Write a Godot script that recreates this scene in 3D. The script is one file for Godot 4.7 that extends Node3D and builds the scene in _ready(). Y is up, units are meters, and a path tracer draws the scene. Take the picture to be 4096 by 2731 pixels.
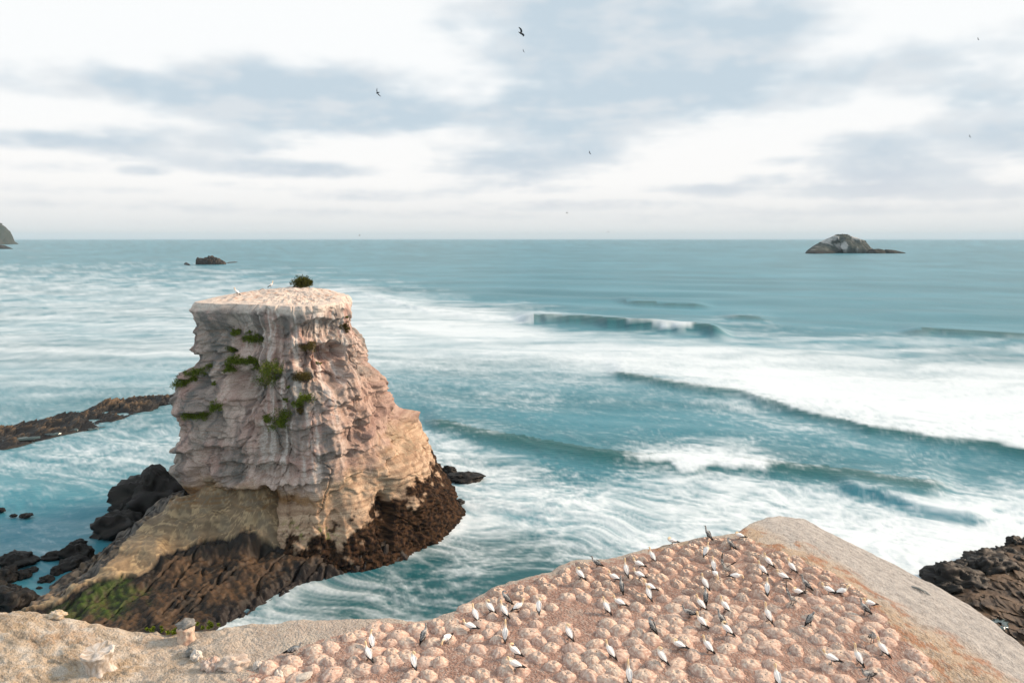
extends Node3D
# Gannet colony on a cliff top above a sandstone sea stack. Metres, y up, sea level at y = 0, the open sea towards -Z.

const EYE := 43.0                      # camera height above the sea
var rng := RandomNumberGenerator.new()
var used := {}
var M := {}


func _ready() -> void:
	rng.seed = 20240
	var camera := Camera3D.new()
	camera.name = "camera"
	camera.position = Vector3(0, EYE, 0)
	camera.rotation_degrees = Vector3(-8.5595, 0, 0)
	camera.fov = 53.06
	camera.near = 0.2
	camera.far = 60000.0
	add_child(camera)
	camera.current = true
	var env := Environment.new()
	env.background_mode = Environment.BG_SKY
	env.sky = Sky.new()
	var pan := PanoramaSkyMaterial.new()
	pan.panorama = cloud_panorama()
	env.sky.sky_material = pan
	env.background_energy_multiplier = 0.97
	env.tonemap_mode = Environment.TONE_MAPPER_LINEAR
	env.tonemap_exposure = 1.17
	env.sdfgi_enabled = true
	env.ssao_enabled = true
	env.ssil_enabled = true
	env.fog_enabled = true
	env.fog_density = 0.00003
	env.fog_light_color = Color(0.74, 0.86, 0.93)
	var world := WorldEnvironment.new()
	world.name = "world"
	world.environment = env
	add_child(world)
	# the low sun behind thin cloud, to the right of the view
	var sun := DirectionalLight3D.new()
	sun.name = "sun"
	sun.light_energy = 1.6
	sun.light_color = Color(1.0, 0.88, 0.76)
	sun.light_angular_distance = 14.0
	sun.rotation_degrees = Vector3(-28.0, 104.0, 0)
	sun.shadow_enabled = true
	add_child(sun)
	make_materials()
	build_sea()
	build_cliff_top()
	build_stack()
	build_plants()
	build_shore_rocks()
	build_far_rocks()
	build_nests()
	build_birds()
	build_small_things()


# ---------------------------------------------------------------- helpers
func numbered(called: String) -> String:
	used[called] = used.get(called, -1) + 1
	return called if used[called] == 0 else "%s_%03d" % [called, used[called]]


func thing(called: String, label: String, category: String, at := Vector3.ZERO, group := "") -> Node3D:
	var o := Node3D.new()
	o.name = numbered(called)
	add_child(o, true)
	o.position = at
	tag(o, label, category, group)
	return o


func tag(o: Node3D, label: String, category: String, group := "") -> Node3D:
	o.set_meta("label", label)
	o.set_meta("category", category)
	if group:
		o.set_meta("group", group)
	return o


func put(called: String, mesh: Mesh, material: Material, parent: Node = self) -> MeshInstance3D:
	var o := MeshInstance3D.new()
	o.name = numbered(called) if parent == self else called
	o.mesh = mesh
	o.material_override = material
	parent.add_child(o, true)
	return o


func lin(r: float, g: float, b: float) -> Color:
	return Color(r, g, b)


func noise(kind: int, frequency: float, octaves: int, seed_: int) -> FastNoiseLite:
	var n := FastNoiseLite.new()
	n.noise_type = kind
	n.frequency = frequency
	n.seed = seed_
	if octaves > 1:
		n.fractal_type = FastNoiseLite.FRACTAL_FBM
		n.fractal_octaves = octaves
	else:
		n.fractal_type = FastNoiseLite.FRACTAL_NONE
	return n


func simplex(frequency: float, octaves: int, seed_: int) -> FastNoiseLite:
	return noise(FastNoiseLite.TYPE_SIMPLEX_SMOOTH, frequency, octaves, seed_)


func cells(frequency: float, seed_: int, returns: int) -> FastNoiseLite:
	var n := noise(FastNoiseLite.TYPE_CELLULAR, frequency, 1, seed_)
	n.cellular_return_type = returns
	return n


# a sheet of nx by ny points; wrap joins the last column to the first
func sheet(pos: PackedVector3Array, col: PackedColorArray, nx: int, ny: int, wrap := false, flip := false) -> ArrayMesh:
	var nor := PackedVector3Array()
	nor.resize(nx * ny)
	for j in ny:
		var up := mini(j + 1, ny - 1) * nx
		var dn := maxi(j - 1, 0) * nx
		for i in nx:
			var r := (i + 1) % nx if wrap else mini(i + 1, nx - 1)
			var l := (i - 1 + nx) % nx if wrap else maxi(i - 1, 0)
			var c := (pos[up + i] - pos[dn + i]).cross(pos[j * nx + r] - pos[j * nx + l])
			nor[j * nx + i] = (-c if flip else c).normalized() if c.length_squared() > 1e-16 else Vector3.UP
	var idx := PackedInt32Array()
	var w := nx if wrap else nx - 1
	idx.resize(w * (ny - 1) * 6)
	var k := 0
	for j in ny - 1:
		for i in w:
			var a := j * nx + i
			var b := j * nx + (i + 1) % nx
			var c := a + nx
			var d := b + nx
			if flip:
				idx[k] = a; idx[k + 1] = c; idx[k + 2] = b; idx[k + 3] = b; idx[k + 4] = c; idx[k + 5] = d
			else:
				idx[k] = a; idx[k + 1] = b; idx[k + 2] = c; idx[k + 3] = b; idx[k + 4] = d; idx[k + 5] = c
			k += 6
	var arr := []
	arr.resize(Mesh.ARRAY_MAX)
	arr[Mesh.ARRAY_VERTEX] = pos
	arr[Mesh.ARRAY_NORMAL] = nor
	if col.size():
		arr[Mesh.ARRAY_COLOR] = col
	arr[Mesh.ARRAY_INDEX] = idx
	var m := ArrayMesh.new()
	m.add_surface_from_arrays(Mesh.PRIMITIVE_TRIANGLES, arr)
	return m


func table_at(points: Array, x: float) -> float:
	if x <= points[0].x:
		return points[0].y
	for k in range(1, points.size()):
		if x <= points[k].x:
			return lerpf(points[k - 1].y, points[k].y, (x - points[k - 1].x) / (points[k].x - points[k - 1].x))
	return points[-1].y


# ---------------------------------------------------------------- sky
func cloud_panorama() -> ImageTexture:
	var w := 2048
	var h := 1024
	var dens := PackedFloat32Array()
	dens.resize(w * h / 2)
	# each cloud: bearing and height in degrees, half sizes in degrees, how thick it is
	var banks := [
		[Vector2(-16.56, 10.58), 10.5, 2.6, 1.0], [Vector2(-13.67, 9.45), 8.5, 1.5, 0.9], [Vector2(-20.61, 11.10), 5.0, 1.7, 0.45], [Vector2(-26.76, 6.60), 5.4, 1.5, 0.75], [Vector2(-19.88, 7.43), 4.0, 1.2, 0.5],
		[Vector2(-17.77, 5.32), 6.0, 0.75, 0.8], [Vector2(-32.28, 10.46), 5.0, 1.3, 0.5], [Vector2(-29.68, 11.16), 3.0, 1.3, 0.35], [Vector2(-34.80, 6.49), 3.2, 0.65, 0.75], [Vector2(-32.34, 6.74), 2.0, 0.6, 0.55],
		[Vector2(-28.00, 4.87), 1.5, 0.4, 0.7], [Vector2(-33.73, 4.87), 4.0, 0.5, 0.4], [Vector2(10.51, 11.64), 11.0, 3.6, 0.95], [Vector2(5.39, 10.33), 6.5, 2.0, 0.75], [Vector2(11.05, 16.05), 12.0, 2.8, 0.85],
		[Vector2(6.98, 17.56), 5.5, 1.8, 0.6], [Vector2(16.04, 13.52), 7.0, 3.0, 0.5], [Vector2(0.14, 16.19), 6.0, 3.0, 0.55], [Vector2(2.62, 7.38), 8.0, 1.7, 0.7], [Vector2(0.14, 5.68), 8.0, 1.3, 0.65],
		[Vector2(-1.62, 9.55), 4.0, 1.4, 0.4], [Vector2(31.07, 6.05), 8.5, 1.7, 0.85], [Vector2(35.05, 8.39), 4.5, 1.8, 0.7], [Vector2(28.54, 4.24), 6.0, 0.8, 0.75], [Vector2(33.11, 11.57), 8.0, 2.2, 0.5],
		[Vector2(26.12, 10.94), 6.0, 2.0, 0.3], [Vector2(-19.75, 4.05), 4.0, 0.35, 0.4], [Vector2(-11.51, 3.47), 8.0, 0.5, 0.55], [Vector2(-0.93, 4.13), 7.0, 0.5, 0.6], [Vector2(6.21, 2.72), 11.0, 0.45, 0.6],
		[Vector2(21.28, 3.52), 8.0, 0.45, 0.6], [Vector2(32.58, 3.19), 9.0, 0.6, 0.7], [Vector2(27.30, 2.18), 12.0, 0.42, 0.6], [Vector2(-27.34, 2.43), 12.0, 0.45, 0.45], [Vector2(-9.82, 2.00), 14.0, 0.4, 0.5],
		[Vector2(-33.36, 3.45), 8.0, 0.4, 0.35], [Vector2(14.90, 1.62), 14.0, 0.5, 0.5], [Vector2(20.53, 5.87), 1.7, 0.4, 0.5], [Vector2(19.66, 4.54), 2.3, 0.45, 0.55], [Vector2(15.47, 3.98), 5.0, 0.4, 0.6],
		[Vector2(35.96, 0.78), 10.0, 0.5, 0.4], [Vector2(-25.99, 1.19), 14.0, 0.4, 0.35],
	]
	for b in banks:
		var cx: float = b[0].x / 360.0 * w
		var cy: float = (90.0 - b[0].y) / 180.0 * h
		var rx: float = b[1] / 360.0 * w
		var ry: float = b[2] / 180.0 * h
		for y in range(maxi(0, int(cy - ry * 2.2)), mini(h / 2, int(cy + ry * 2.2) + 1)):
			for x in range(int(cx - rx * 2.2), int(cx + rx * 2.2) + 1):
				var u := (x - cx) / rx
				var v := (y - cy) / ry
				if v > 0.0:
					v *= 1.25
				var q := u * u + v * v
				if q < 4.6:
					var k := y * w + posmod(x, w)
					var add: float = b[3] * exp(-q * q * 0.55)
					dens[k] = dens[k] + add * (1.0 - 0.5 * minf(dens[k], 1.0))
	var puff := simplex(1.0, 5, 11)
	var big := simplex(0.42, 4, 12)
	var fine := simplex(1.0, 4, 13)
	var soft := simplex(0.11, 4, 14)
	var data := PackedFloat32Array()
	data.resize(w * h * 3)
	for y in h:
		var el := (0.5 - (y + 0.5) / h) * PI
		var high := rad_to_deg(el)
		for x in w:
			var k := (y * w + x) * 3
			if high < -0.6:
				data[k] = 0.45; data[k + 1] = 0.55; data[k + 2] = 0.6
				continue
			var az := wrapf((x + 0.5) / w * TAU, -PI, PI)
			var s := 1.0 / (maxf(sin(el), 0.0) + 0.12)
			var px := sin(az) * cos(el) * s
			var pz := cos(az) * cos(el) * s
			var n := puff.get_noise_2d(px * 1.3, pz * 1.8)
			var n2 := fine.get_noise_2d(px * 5.0, pz * 7.0)
			var open := big.get_noise_2d(px * 1.1 + 40.0, pz * 1.5)
			var usual := clampf(0.52 + open * 1.1, 0.0, 1.1)
			var off := maxf(smoothstep(38.0, 46.0, absf(rad_to_deg(az))), smoothstep(17.0, 24.0, high))
			var d := lerpf(dens[mini(y, h / 2 - 1) * w + x], usual, off)
			var body := soft.get_noise_2d(rad_to_deg(az), high * 2.4)
			d = d * 0.92 + (n * 0.30 + n2 * 0.24 + 0.28 * body) * (0.35 + 0.65 * smoothstep(0.02, 0.4, d))
			var thick := smoothstep(0.12, 0.95, d)
			var gap := Color(0.862, 0.875, 0.88)
			var warm := smoothstep(9.0, 2.0, high)
			gap = gap.lerp(Color(0.895, 0.875, 0.855), smoothstep(13.0, 3.0, high) * 0.8)
			var cloud := Color(0.505, 0.60, 0.675).lerp(Color(0.60, 0.635, 0.685), warm)
			cloud = cloud.lerp(Color(0.655, 0.695, 0.73), clampf(0.25 + n2 * 0.7 + n * 1.1 - body * 0.7, 0.0, 0.85))
			var c := gap.lerp(cloud, thick)
			c = c.lerp(Color(0.735, 0.73, 0.725), smoothstep(5.0, 0.0, high) * 0.85)
			data[k] = c.r; data[k + 1] = c.g; data[k + 2] = c.b
	return ImageTexture.create_from_image(Image.create_from_data(w, h, false, Image.FORMAT_RGBF, data.to_byte_array()))


# ---------------------------------------------------------------- materials
func noise_texture(n: FastNoiseLite, size: int, low: float, high: float) -> ImageTexture:
	var im := n.get_seamless_image(size, size, false, false, 0.2, true)
	im.convert(Image.FORMAT_L8)
	var d := im.get_data()
	for k in d.size():
		d[k] = int(255.0 * lerpf(low, high, d[k] / 255.0))
	return ImageTexture.create_from_image(Image.create_from_data(size, size, false, Image.FORMAT_L8, d))


func bump_texture(n: FastNoiseLite, size: int, strength: float) -> ImageTexture:
	var im := n.get_seamless_image(size, size, false, false, 0.2, true)
	im.convert(Image.FORMAT_RGBA8)
	im.bump_map_to_normal_map(strength)
	return ImageTexture.create_from_image(im)


func rock_material(called: String, grain: Texture2D, relief: Texture2D, metres: float, bump: float, rough: float, specular: float) -> StandardMaterial3D:
	var m := StandardMaterial3D.new()
	m.resource_name = called
	m.vertex_color_use_as_albedo = true
	m.albedo_texture = grain
	m.uv1_triplanar = true
	m.uv1_world_triplanar = true
	m.uv1_scale = Vector3.ONE / metres
	m.normal_enabled = true
	m.normal_texture = relief
	m.normal_scale = bump
	m.roughness = rough
	m.metallic_specular = specular
	M[called] = m
	return m


func plain(called: String, c: Color, rough: float, specular := 0.4) -> StandardMaterial3D:
	var m := StandardMaterial3D.new()
	m.resource_name = called
	m.albedo_color = c.linear_to_srgb()
	m.roughness = rough
	m.metallic_specular = specular
	M[called] = m
	return m


func tinted(called: String, rough: float, specular := 0.4) -> StandardMaterial3D:
	var m := plain(called, Color.WHITE, rough, specular)
	m.vertex_color_use_as_albedo = true
	return m


func make_materials() -> void:
	var grit := noise_texture(simplex(0.035, 5, 1), 512, 0.72, 1.0)
	var speck := noise_texture(simplex(0.09, 4, 2), 512, 0.55, 1.0)
	var relief := bump_texture(simplex(0.03, 6, 3), 512, 7.0)
	var pitted := bump_texture(cells(0.05, 4, FastNoiseLite.RETURN_DISTANCE), 512, 6.0)
	var ripple := bump_texture(simplex(0.02, 4, 5), 512, 5.0)
	rock_material("sandstone", grit, relief, 3.5, 1.0, 0.92, 0.25)
	rock_material("shore_rock", speck, pitted, 2.6, 1.0, 0.62, 0.4)
	rock_material("soil", speck, relief, 2.4, 1.8, 0.95, 0.2)
	rock_material("guano", grit, relief, 0.8, 0.9, 0.95, 0.2)
	var sea := StandardMaterial3D.new()
	sea.resource_name = "sea_water"
	sea.vertex_color_use_as_albedo = true
	sea.roughness = 0.34
	sea.metallic_specular = 0.26
	sea.uv1_triplanar = true
	sea.uv1_world_triplanar = true
	sea.uv1_scale = Vector3(1.0 / 26.0, 1.0 / 26.0, 1.0 / 13.0)
	sea.normal_enabled = true
	sea.normal_texture = ripple
	sea.normal_scale = 0.35
	M["sea"] = sea
	tinted("feathers", 0.85, 0.25)
	tinted("leaves", 0.7, 0.3)
	M["leaves"].backlight_enabled = true
	M["leaves"].backlight = Color(0.12, 0.16, 0.03)
	plain("bill", lin(0.42, 0.48, 0.54), 0.5)
	plain("black_feather", lin(0.02, 0.02, 0.022), 0.8)
	plain("dark_feather", lin(0.05, 0.052, 0.055), 0.85)
	plain("web_foot", lin(0.05, 0.055, 0.05), 0.7)
	plain("eye", lin(0.01, 0.01, 0.012), 0.3)
	plain("wood", lin(0.10, 0.07, 0.045), 0.85)
	var pool := plain("pool_water", lin(0.05, 0.08, 0.085), 0.12, 0.5)
	pool.metallic = 0.0


# ---------------------------------------------------------------- sea
# how foamy the water is: one line for each distance, one digit for each 2.5 degrees of bearing from -40 to 40
const FOAM_REACH := [6331.52, 2091.34, 1297.98, 940.03, 736.23, 604.64, 512.66, 444.75, 392.55, 351.18, 317.58, 289.75, 266.32, 246.33, 229.06, 214.01, 200.76, 189.02, 178.53, 169.11, 160.61, 152.89, 145.85, 139.41, 133.49, 128.03, 122.98, 118.3, 113.95, 106.09, 99.19, 93.09, 87.66, 82.78, 78.39, 74.41, 70.79, 64.44]
const FOAM_CHART := [
	"000000000000000000000000000000000",
	"111000000000000000000000000000000",
	"221111100000000000000000000000000",
	"333222221110000000000000000000000",
	"444433332221100000000000000000000",
	"444444444454210000000000000000000",
	"444444444566531000000000000000000",
	"444444444566654331000000000000000",
	"444444445556777753110001100000000",
	"444444555567777764111111111111111",
	"444444555667788875222223333333334",
	"444444555566667766555555445555556",
	"444444445555556666777776666777777",
	"334444444455555555677777777777888",
	"223333344444444444567777888888888",
	"222223333444333334444577888888888",
	"222222223333222233333456788888888",
	"322222222222222333222235677788888",
	"333332222222122333211123456777764",
	"333333322221112222111111234466533",
	"334444443322211111111111122343232",
	"233444444444333211111111222212223",
	"222333444445554211111234422112234",
	"122222344555555321112456532123345",
	"111222234445555421112577632334567",
	"111112233444555542113677644445678",
	"111111233444555553224566555566788",
	"111111223344555554333455666667888",
	"111111122334555555444456666677888",
	"111111122333444555566666667778766",
	"111111112233344555555566677776556",
	"112211112222334433455666665555556",
	"112223221112333333444444444455566",
	"112233344433323322233333344555556",
	"112334454333222112223334455555556",
	"112334454433322333334445555555556",
	"112334454444444444444555555555556",
	"112334454444444444444555555555556",
]


func build_sea() -> void:
	var az := PackedFloat32Array()
	for k in 40:
		az.append(lerpf(-78.0, -39.0, k / 40.0))
	for k in 700:
		az.append(lerpf(-39.0, 39.0, k / 700.0))
	for k in 41:
		az.append(lerpf(39.0, 78.0, k / 40.0))
	var nx := az.size()
	var ds := PackedFloat32Array()
	var ny := 500
	for j in ny:
		ds.append(1.0 / lerpf(1.0 / 30.0, 1.0 / 30000.0, pow(float(j) / (ny - 1), 0.72)))
	# foam density, read off the chart
	var foam := PackedFloat32Array()
	var lift := PackedFloat32Array()
	foam.resize(nx * ny)
	lift.resize(nx * ny)
	var clear_dark := PackedFloat32Array()   # steep wave faces: their lack of sky reflection, painted as dark green
	clear_dark.resize(nx * ny)
	var row := FOAM_REACH.size() - 1
	var digits := []
	for line: String in FOAM_CHART:
		var d := PackedFloat32Array()
		for ch in line:
			d.append(float(ch) / 9.0)
		digits.append(d)
	for j in ny:
		var inv := 1.0 / ds[j]
		while row > 0 and inv < 1.0 / FOAM_REACH[row]:
			row -= 1
		var r1 := mini(row + 1, FOAM_REACH.size() - 1)
		var t := 0.0 if r1 == row else clampf((inv - 1.0 / FOAM_REACH[row]) / (1.0 / FOAM_REACH[r1] - 1.0 / FOAM_REACH[row]), 0.0, 1.0)
		for i in nx:
			var x := clampf((az[i] + 40.0) / 2.5, 0.0, 31.999)
			var k := int(x)
			var f := x - k
			foam[j * nx + i] = lerpf(lerpf(digits[row][k], digits[row][k + 1], f), lerpf(digits[r1][k], digits[r1][k + 1], f), t)
	# breaking waves: crest line (bearing, distance), height, length of the front and back slope, foam along the crest, foam reach before and behind, clear water before it
	var breakers := [
		{"at": [Vector2(-0.22, 370.7), Vector2(1.80, 357.0), Vector2(5.65, 349.2), Vector2(9.63, 335.0), Vector2(12.83, 325.7), Vector2(15.26, 323.0), Vector2(18.32, 312.1)], "h": 4.8, "front": 9.0, "back": 30.0,
			"foam": [0.6, 0.0, 0.0, 0.85, 0.9, 0.0, 0.0], "at_foam": [Vector2(-0.22, 370.7), Vector2(2.17, 355.2), Vector2(9.45, 334.8), Vector2(10.27, 332.3), Vector2(14.57, 323.5), Vector2(15.26, 324.5), Vector2(18.32, 312.1)], "reach": [12.0, 10.0], "clear_dark": 20.0},
		{"at": [Vector2(-14.16, 602.0), Vector2(-10.00, 483.7), Vector2(-7.15, 415.1), Vector2(-2.79, 381.8), Vector2(1.80, 355.1)], "h": 0.9, "front": 14.0, "back": 30.0,
			"foam": [0.4, 0.9, 1.0, 1.0, 0.8], "at_foam": [Vector2(-14.16, 602.0), Vector2(-11.74, 566.8), Vector2(-7.15, 415.1), Vector2(-2.79, 381.8), Vector2(1.80, 355.1)], "reach": [26.0, 12.0], "clear_dark": 0.0},
		{"at": [Vector2(7.54, 223.2), Vector2(11.18, 212.5), Vector2(14.04, 203.2), Vector2(18.87, 198.0), Vector2(22.20, 186.6), Vector2(25.39, 179.1), Vector2(28.45, 170.6), Vector2(31.32, 169.9), Vector2(34.03, 169.7), Vector2(37.86, 168.4), Vector2(41.27, 167.6)], "h": 1.1, "front": 5.0, "back": 26.0,
			"foam": [0.1, 0.3, 0.5, 0.7, 0.85, 0.9, 0.9, 0.95], "at_foam": [Vector2(7.54, 223.2), Vector2(11.18, 212.5), Vector2(15.44, 202.0), Vector2(18.87, 198.0), Vector2(25.39, 179.1), Vector2(28.45, 170.6), Vector2(34.03, 169.7), Vector2(41.27, 167.6)], "reach": [1.5, 14.0], "clear_dark": 11.0},
		{"at": [Vector2(-8.06, 161.4), Vector2(-4.36, 151.5), Vector2(-0.98, 144.9), Vector2(2.79, 139.6), Vector2(6.56, 135.8), Vector2(9.90, 133.2), Vector2(15.69, 132.4), Vector2(21.15, 135.6), Vector2(23.45, 135.7), Vector2(26.90, 135.8), Vector2(30.46, 135.9), Vector2(34.33, 135.5)], "h": 1.0, "front": 6.0, "back": 14.0,
			"foam": [0.0, 0.0, 0.7, 1.0, 0.8, 0.3, 0.0, 0.0], "at_foam": [Vector2(-8.06, 161.4), Vector2(9.17, 133.5), Vector2(10.46, 132.9), Vector2(14.98, 132.0), Vector2(20.66, 135.2), Vector2(21.65, 135.5), Vector2(23.45, 135.7), Vector2(34.33, 135.5)], "reach": [5.5, 4.5], "clear_dark": 7.0},
		{"at": [Vector2(25.74, 127.0), Vector2(28.80, 126.5), Vector2(31.71, 124.7), Vector2(34.47, 123.3), Vector2(37.03, 125.1)], "h": 0.9, "front": 2.5, "back": 6.0,
			"foam": [0.0, 0.4, 0.5, 0.3], "at_foam": [Vector2(25.74, 127.0), Vector2(28.80, 126.5), Vector2(34.47, 123.3), Vector2(37.03, 125.1)], "reach": [0.5, 3.0], "clear_dark": 4.0},
		{"at": [Vector2(29.35, 357.5), Vector2(32.09, 361.0), Vector2(34.67, 361.8), Vector2(37.16, 363.6), Vector2(39.40, 365.3)], "h": 2.4, "front": 8.0, "back": 30.0, "foam": [0.0, 0.0], "at_foam": [Vector2(29.35, 357.5), Vector2(39.40, 365.3)], "reach": [0.0, 0.0], "clear_dark": 0.0},
		{"at": [Vector2(8.14, 481.2), Vector2(11.00, 459.2), Vector2(14.49, 453.3), Vector2(16.87, 452.7)], "h": 2.2, "front": 10.0, "back": 40.0, "foam": [0.0, 0.0], "at_foam": [Vector2(8.14, 481.2), Vector2(16.87, 452.7)], "reach": [0.0, 0.0], "clear_dark": 0.0},
		{"at": [Vector2(16.56, 397.8), Vector2(18.58, 391.1), Vector2(21.51, 381.5)], "h": 1.8, "front": 9.0, "back": 30.0, "foam": [0.0, 0.0], "at_foam": [Vector2(16.56, 397.8), Vector2(21.51, 381.5)], "reach": [0.0, 0.0], "clear_dark": 0.0},
	]
	var wob := simplex(0.05, 3, 60)
	for b: Dictionary in breakers:
		var crest: Array = b.at
		var shape := []
		for k in b.foam.size():
			shape.append(Vector2(b.at_foam[k].x, b.foam[k]))
		var a0: float = crest[0].x
		var a1: float = crest[-1].x
		for i in nx:
			if az[i] < a0 or az[i] > a1:
				continue
			var ends := smoothstep(a0, a0 + 2.0, az[i]) * smoothstep(a1, a1 - 2.0, az[i])
			var dc := table_at(crest, az[i])
			dc += wob.get_noise_2d(az[i] * dc * 0.02, dc) * 0.012 * dc
			var white := table_at(shape, az[i] + wob.get_noise_2d(az[i] * 9.0, 50.0) * 0.8)
			for j in ny:
				var x := ds[j] - dc
				if x < -40.0:
					continue
				if x > 3.0 * b.back:
					break
				var k := j * nx + i
				var slope: float = x / (b.front if x < 0.0 else b.back)
				lift[k] += b.h * ends * exp(-slope * slope)
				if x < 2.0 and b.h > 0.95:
					clear_dark[k] = maxf(clear_dark[k], ends * exp(-slope * slope * 0.8))
				if b.clear_dark > 0.0 and x < 0.0:
					foam[k] *= 1.0 - 0.65 * ends * smoothstep(-b.clear_dark * 1.6, -b.clear_dark * 0.5, x) * smoothstep(1.5, -2.5, x)
				if white > 0.0 and b.reach[1] > 0.0:
					var wide_: float = sqrt(white) * (0.8 + 0.9 * wob.get_noise_2d(az[i] * 5.0, 9.0 + dc))
					var band: float = smoothstep(-b.reach[0] * wide_ * 1.5, -b.reach[0] * wide_ * 0.4, x) * smoothstep(b.reach[1] * wide_ * 1.9, b.reach[1] * wide_ * 0.3, x)
					foam[k] = maxf(foam[k], band * white * 0.84)
	# churned water close to the rocks
	for s in [[Vector3(-8.92, 0, -97.6), 4.5, 0.75], [Vector3(-7.77, 0, -101.67), 3.0, 0.8], [Vector3(-30.12, 0, -72.38), 4.0, 0.5], [Vector3(-7.87, 0, -117.18), 3.5, 0.8], [Vector3(-9.79, 0, -93.09), 3.0, 0.6], [Vector3(54.45, 0, -82.21), 5.0, 0.95]]:
		var da: float = rad_to_deg(s[1] * 2.0 / Vector2(s[0].x, s[0].z).length())
		var ca: float = rad_to_deg(atan2(s[0].x, -s[0].z))
		var cd: float = Vector2(s[0].x, s[0].z).length()
		for i in nx:
			if absf(az[i] - ca) > da:
				continue
			for j in ny:
				if absf(ds[j] - cd) > s[1] * 2.0:
					continue
				var q: float = Vector2(deg_to_rad(az[i] - ca) * cd, ds[j] - cd).length() / s[1]
				foam[j * nx + i] = maxf(foam[j * nx + i], s[2] * exp(-q * q))
	var streak := simplex(1.0, 5, 21)
	var lace := noise(FastNoiseLite.TYPE_SIMPLEX_SMOOTH, 1.0, 4, 22)
	lace.fractal_type = FastNoiseLite.FRACTAL_RIDGED
	var warp := simplex(0.035, 2, 23)
	var swell := simplex(1.0, 2, 24)
	var chop := simplex(1.0, 3, 25)
	var tone := simplex(1.0, 3, 26)
	var wide := simplex(1.0, 4, 27)
	var pos := PackedVector3Array()
	var col := PackedColorArray()
	pos.resize(nx * ny)
	col.resize(nx * ny)
	for j in ny:
		var d := ds[j]
		var near := smoothstep(320.0, 120.0, d)
		var mid := smoothstep(900.0, 250.0, d)
		var far := smoothstep(700.0, 2500.0, d)
		for i in nx:
			var k := j * nx + i
			var x := d * sin(deg_to_rad(az[i]))
			var z := -d * cos(deg_to_rad(az[i]))
			var f := foam[k]
			# swells run along x, a little towards the shore on the right
			var zz := z - 0.22 * x
			var y := lift[k]
			y += 0.75 * mid * swell.get_noise_2d(x * 0.010, zz * 0.045)
			y += 1.6 * (1.0 - near) * smoothstep(2200.0, 500.0, d) * swell.get_noise_2d(x * 0.004 + 31.0, zz * 0.014)
			var wx := warp.get_noise_2d(x, z)
			var wz := warp.get_noise_2d(x + 300.0, z - 170.0)
			var qx := x + wx * 6.0
			var qz := z + wz * 5.0 - 0.3 * x * near
			var n := 0.0
			if near > 0.0:
				y += near * (0.16 * chop.get_noise_2d(qx * 0.13, qz * 0.3))
				n = near * (0.4 * streak.get_noise_2d(qx * 0.10, qz * 0.34) + 0.3 * streak.get_noise_2d(qx * 0.03 + 80.0, qz * 0.08) + 0.42 * (lace.get_noise_2d(qx * 0.13, qz * 0.3) - 0.12) + 0.22 * lace.get_noise_2d(qx * 0.4, qz * 0.9 + 70.0))
			if near < 1.0:
				n += (1.0 - near) * ((streak.get_noise_2d(qx * 0.014, qz * 0.07) * 0.55 + streak.get_noise_2d(qx * 0.03, qz * 0.2 + 33.0) * 0.2) + 0.35 * wide.get_noise_2d(x * 0.006, zz * 0.03))
			if far > 0.0:
				n = lerpf(n, wide.get_noise_2d(x * 0.0012, z * 0.004), far)
			# at low density foam lies in threads, at high density it closes
			var a := f * 1.06 + n * 0.62 - 0.12
			a = lerpf(clampf(f * 1.2 + n * 0.95 - 0.1, 0.0, 1.0) * 0.95, smoothstep(0.08, 0.9, a), near) * smoothstep(0.0, 0.12, f)
			var t := tone.get_noise_2d(x * 0.012, zz * 0.035) * 0.5 + tone.get_noise_2d(x * 0.0025 + 9.0, zz * 0.012) * 0.7
			var water := Color(0.026, 0.14, 0.18).lerp(Color(0.058, 0.23, 0.30), clampf(0.42 + t * 0.8, 0.0, 1.0))
			water = water.lerp(Color(0.003, 0.072, 0.07), clear_dark[k] * 0.9)  # faces mirror less sky; that darkness is mixed into the water colour
			var stack_reflection := smoothstep(34.0, 12.0, Vector2(x + 8.0, (z + 78.0) * 1.3).length() + t * 16.0)  # the stack's dark reflection in the channel, painted into the water colour
			water = water.lerp(Color(0.008, 0.058, 0.06), clampf(stack_reflection, 0.0, 1.0) * 0.75)
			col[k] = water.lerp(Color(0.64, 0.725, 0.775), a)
			y += a * 0.12 * near
			pos[k] = Vector3(x, y * smoothstep(6000.0, 1500.0, d), z)
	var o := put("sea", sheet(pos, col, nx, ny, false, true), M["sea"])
	o.set_meta("kind", "structure")
	o.set_meta("label", "teal sea with white streaks of foam and rolling breakers")


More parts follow.
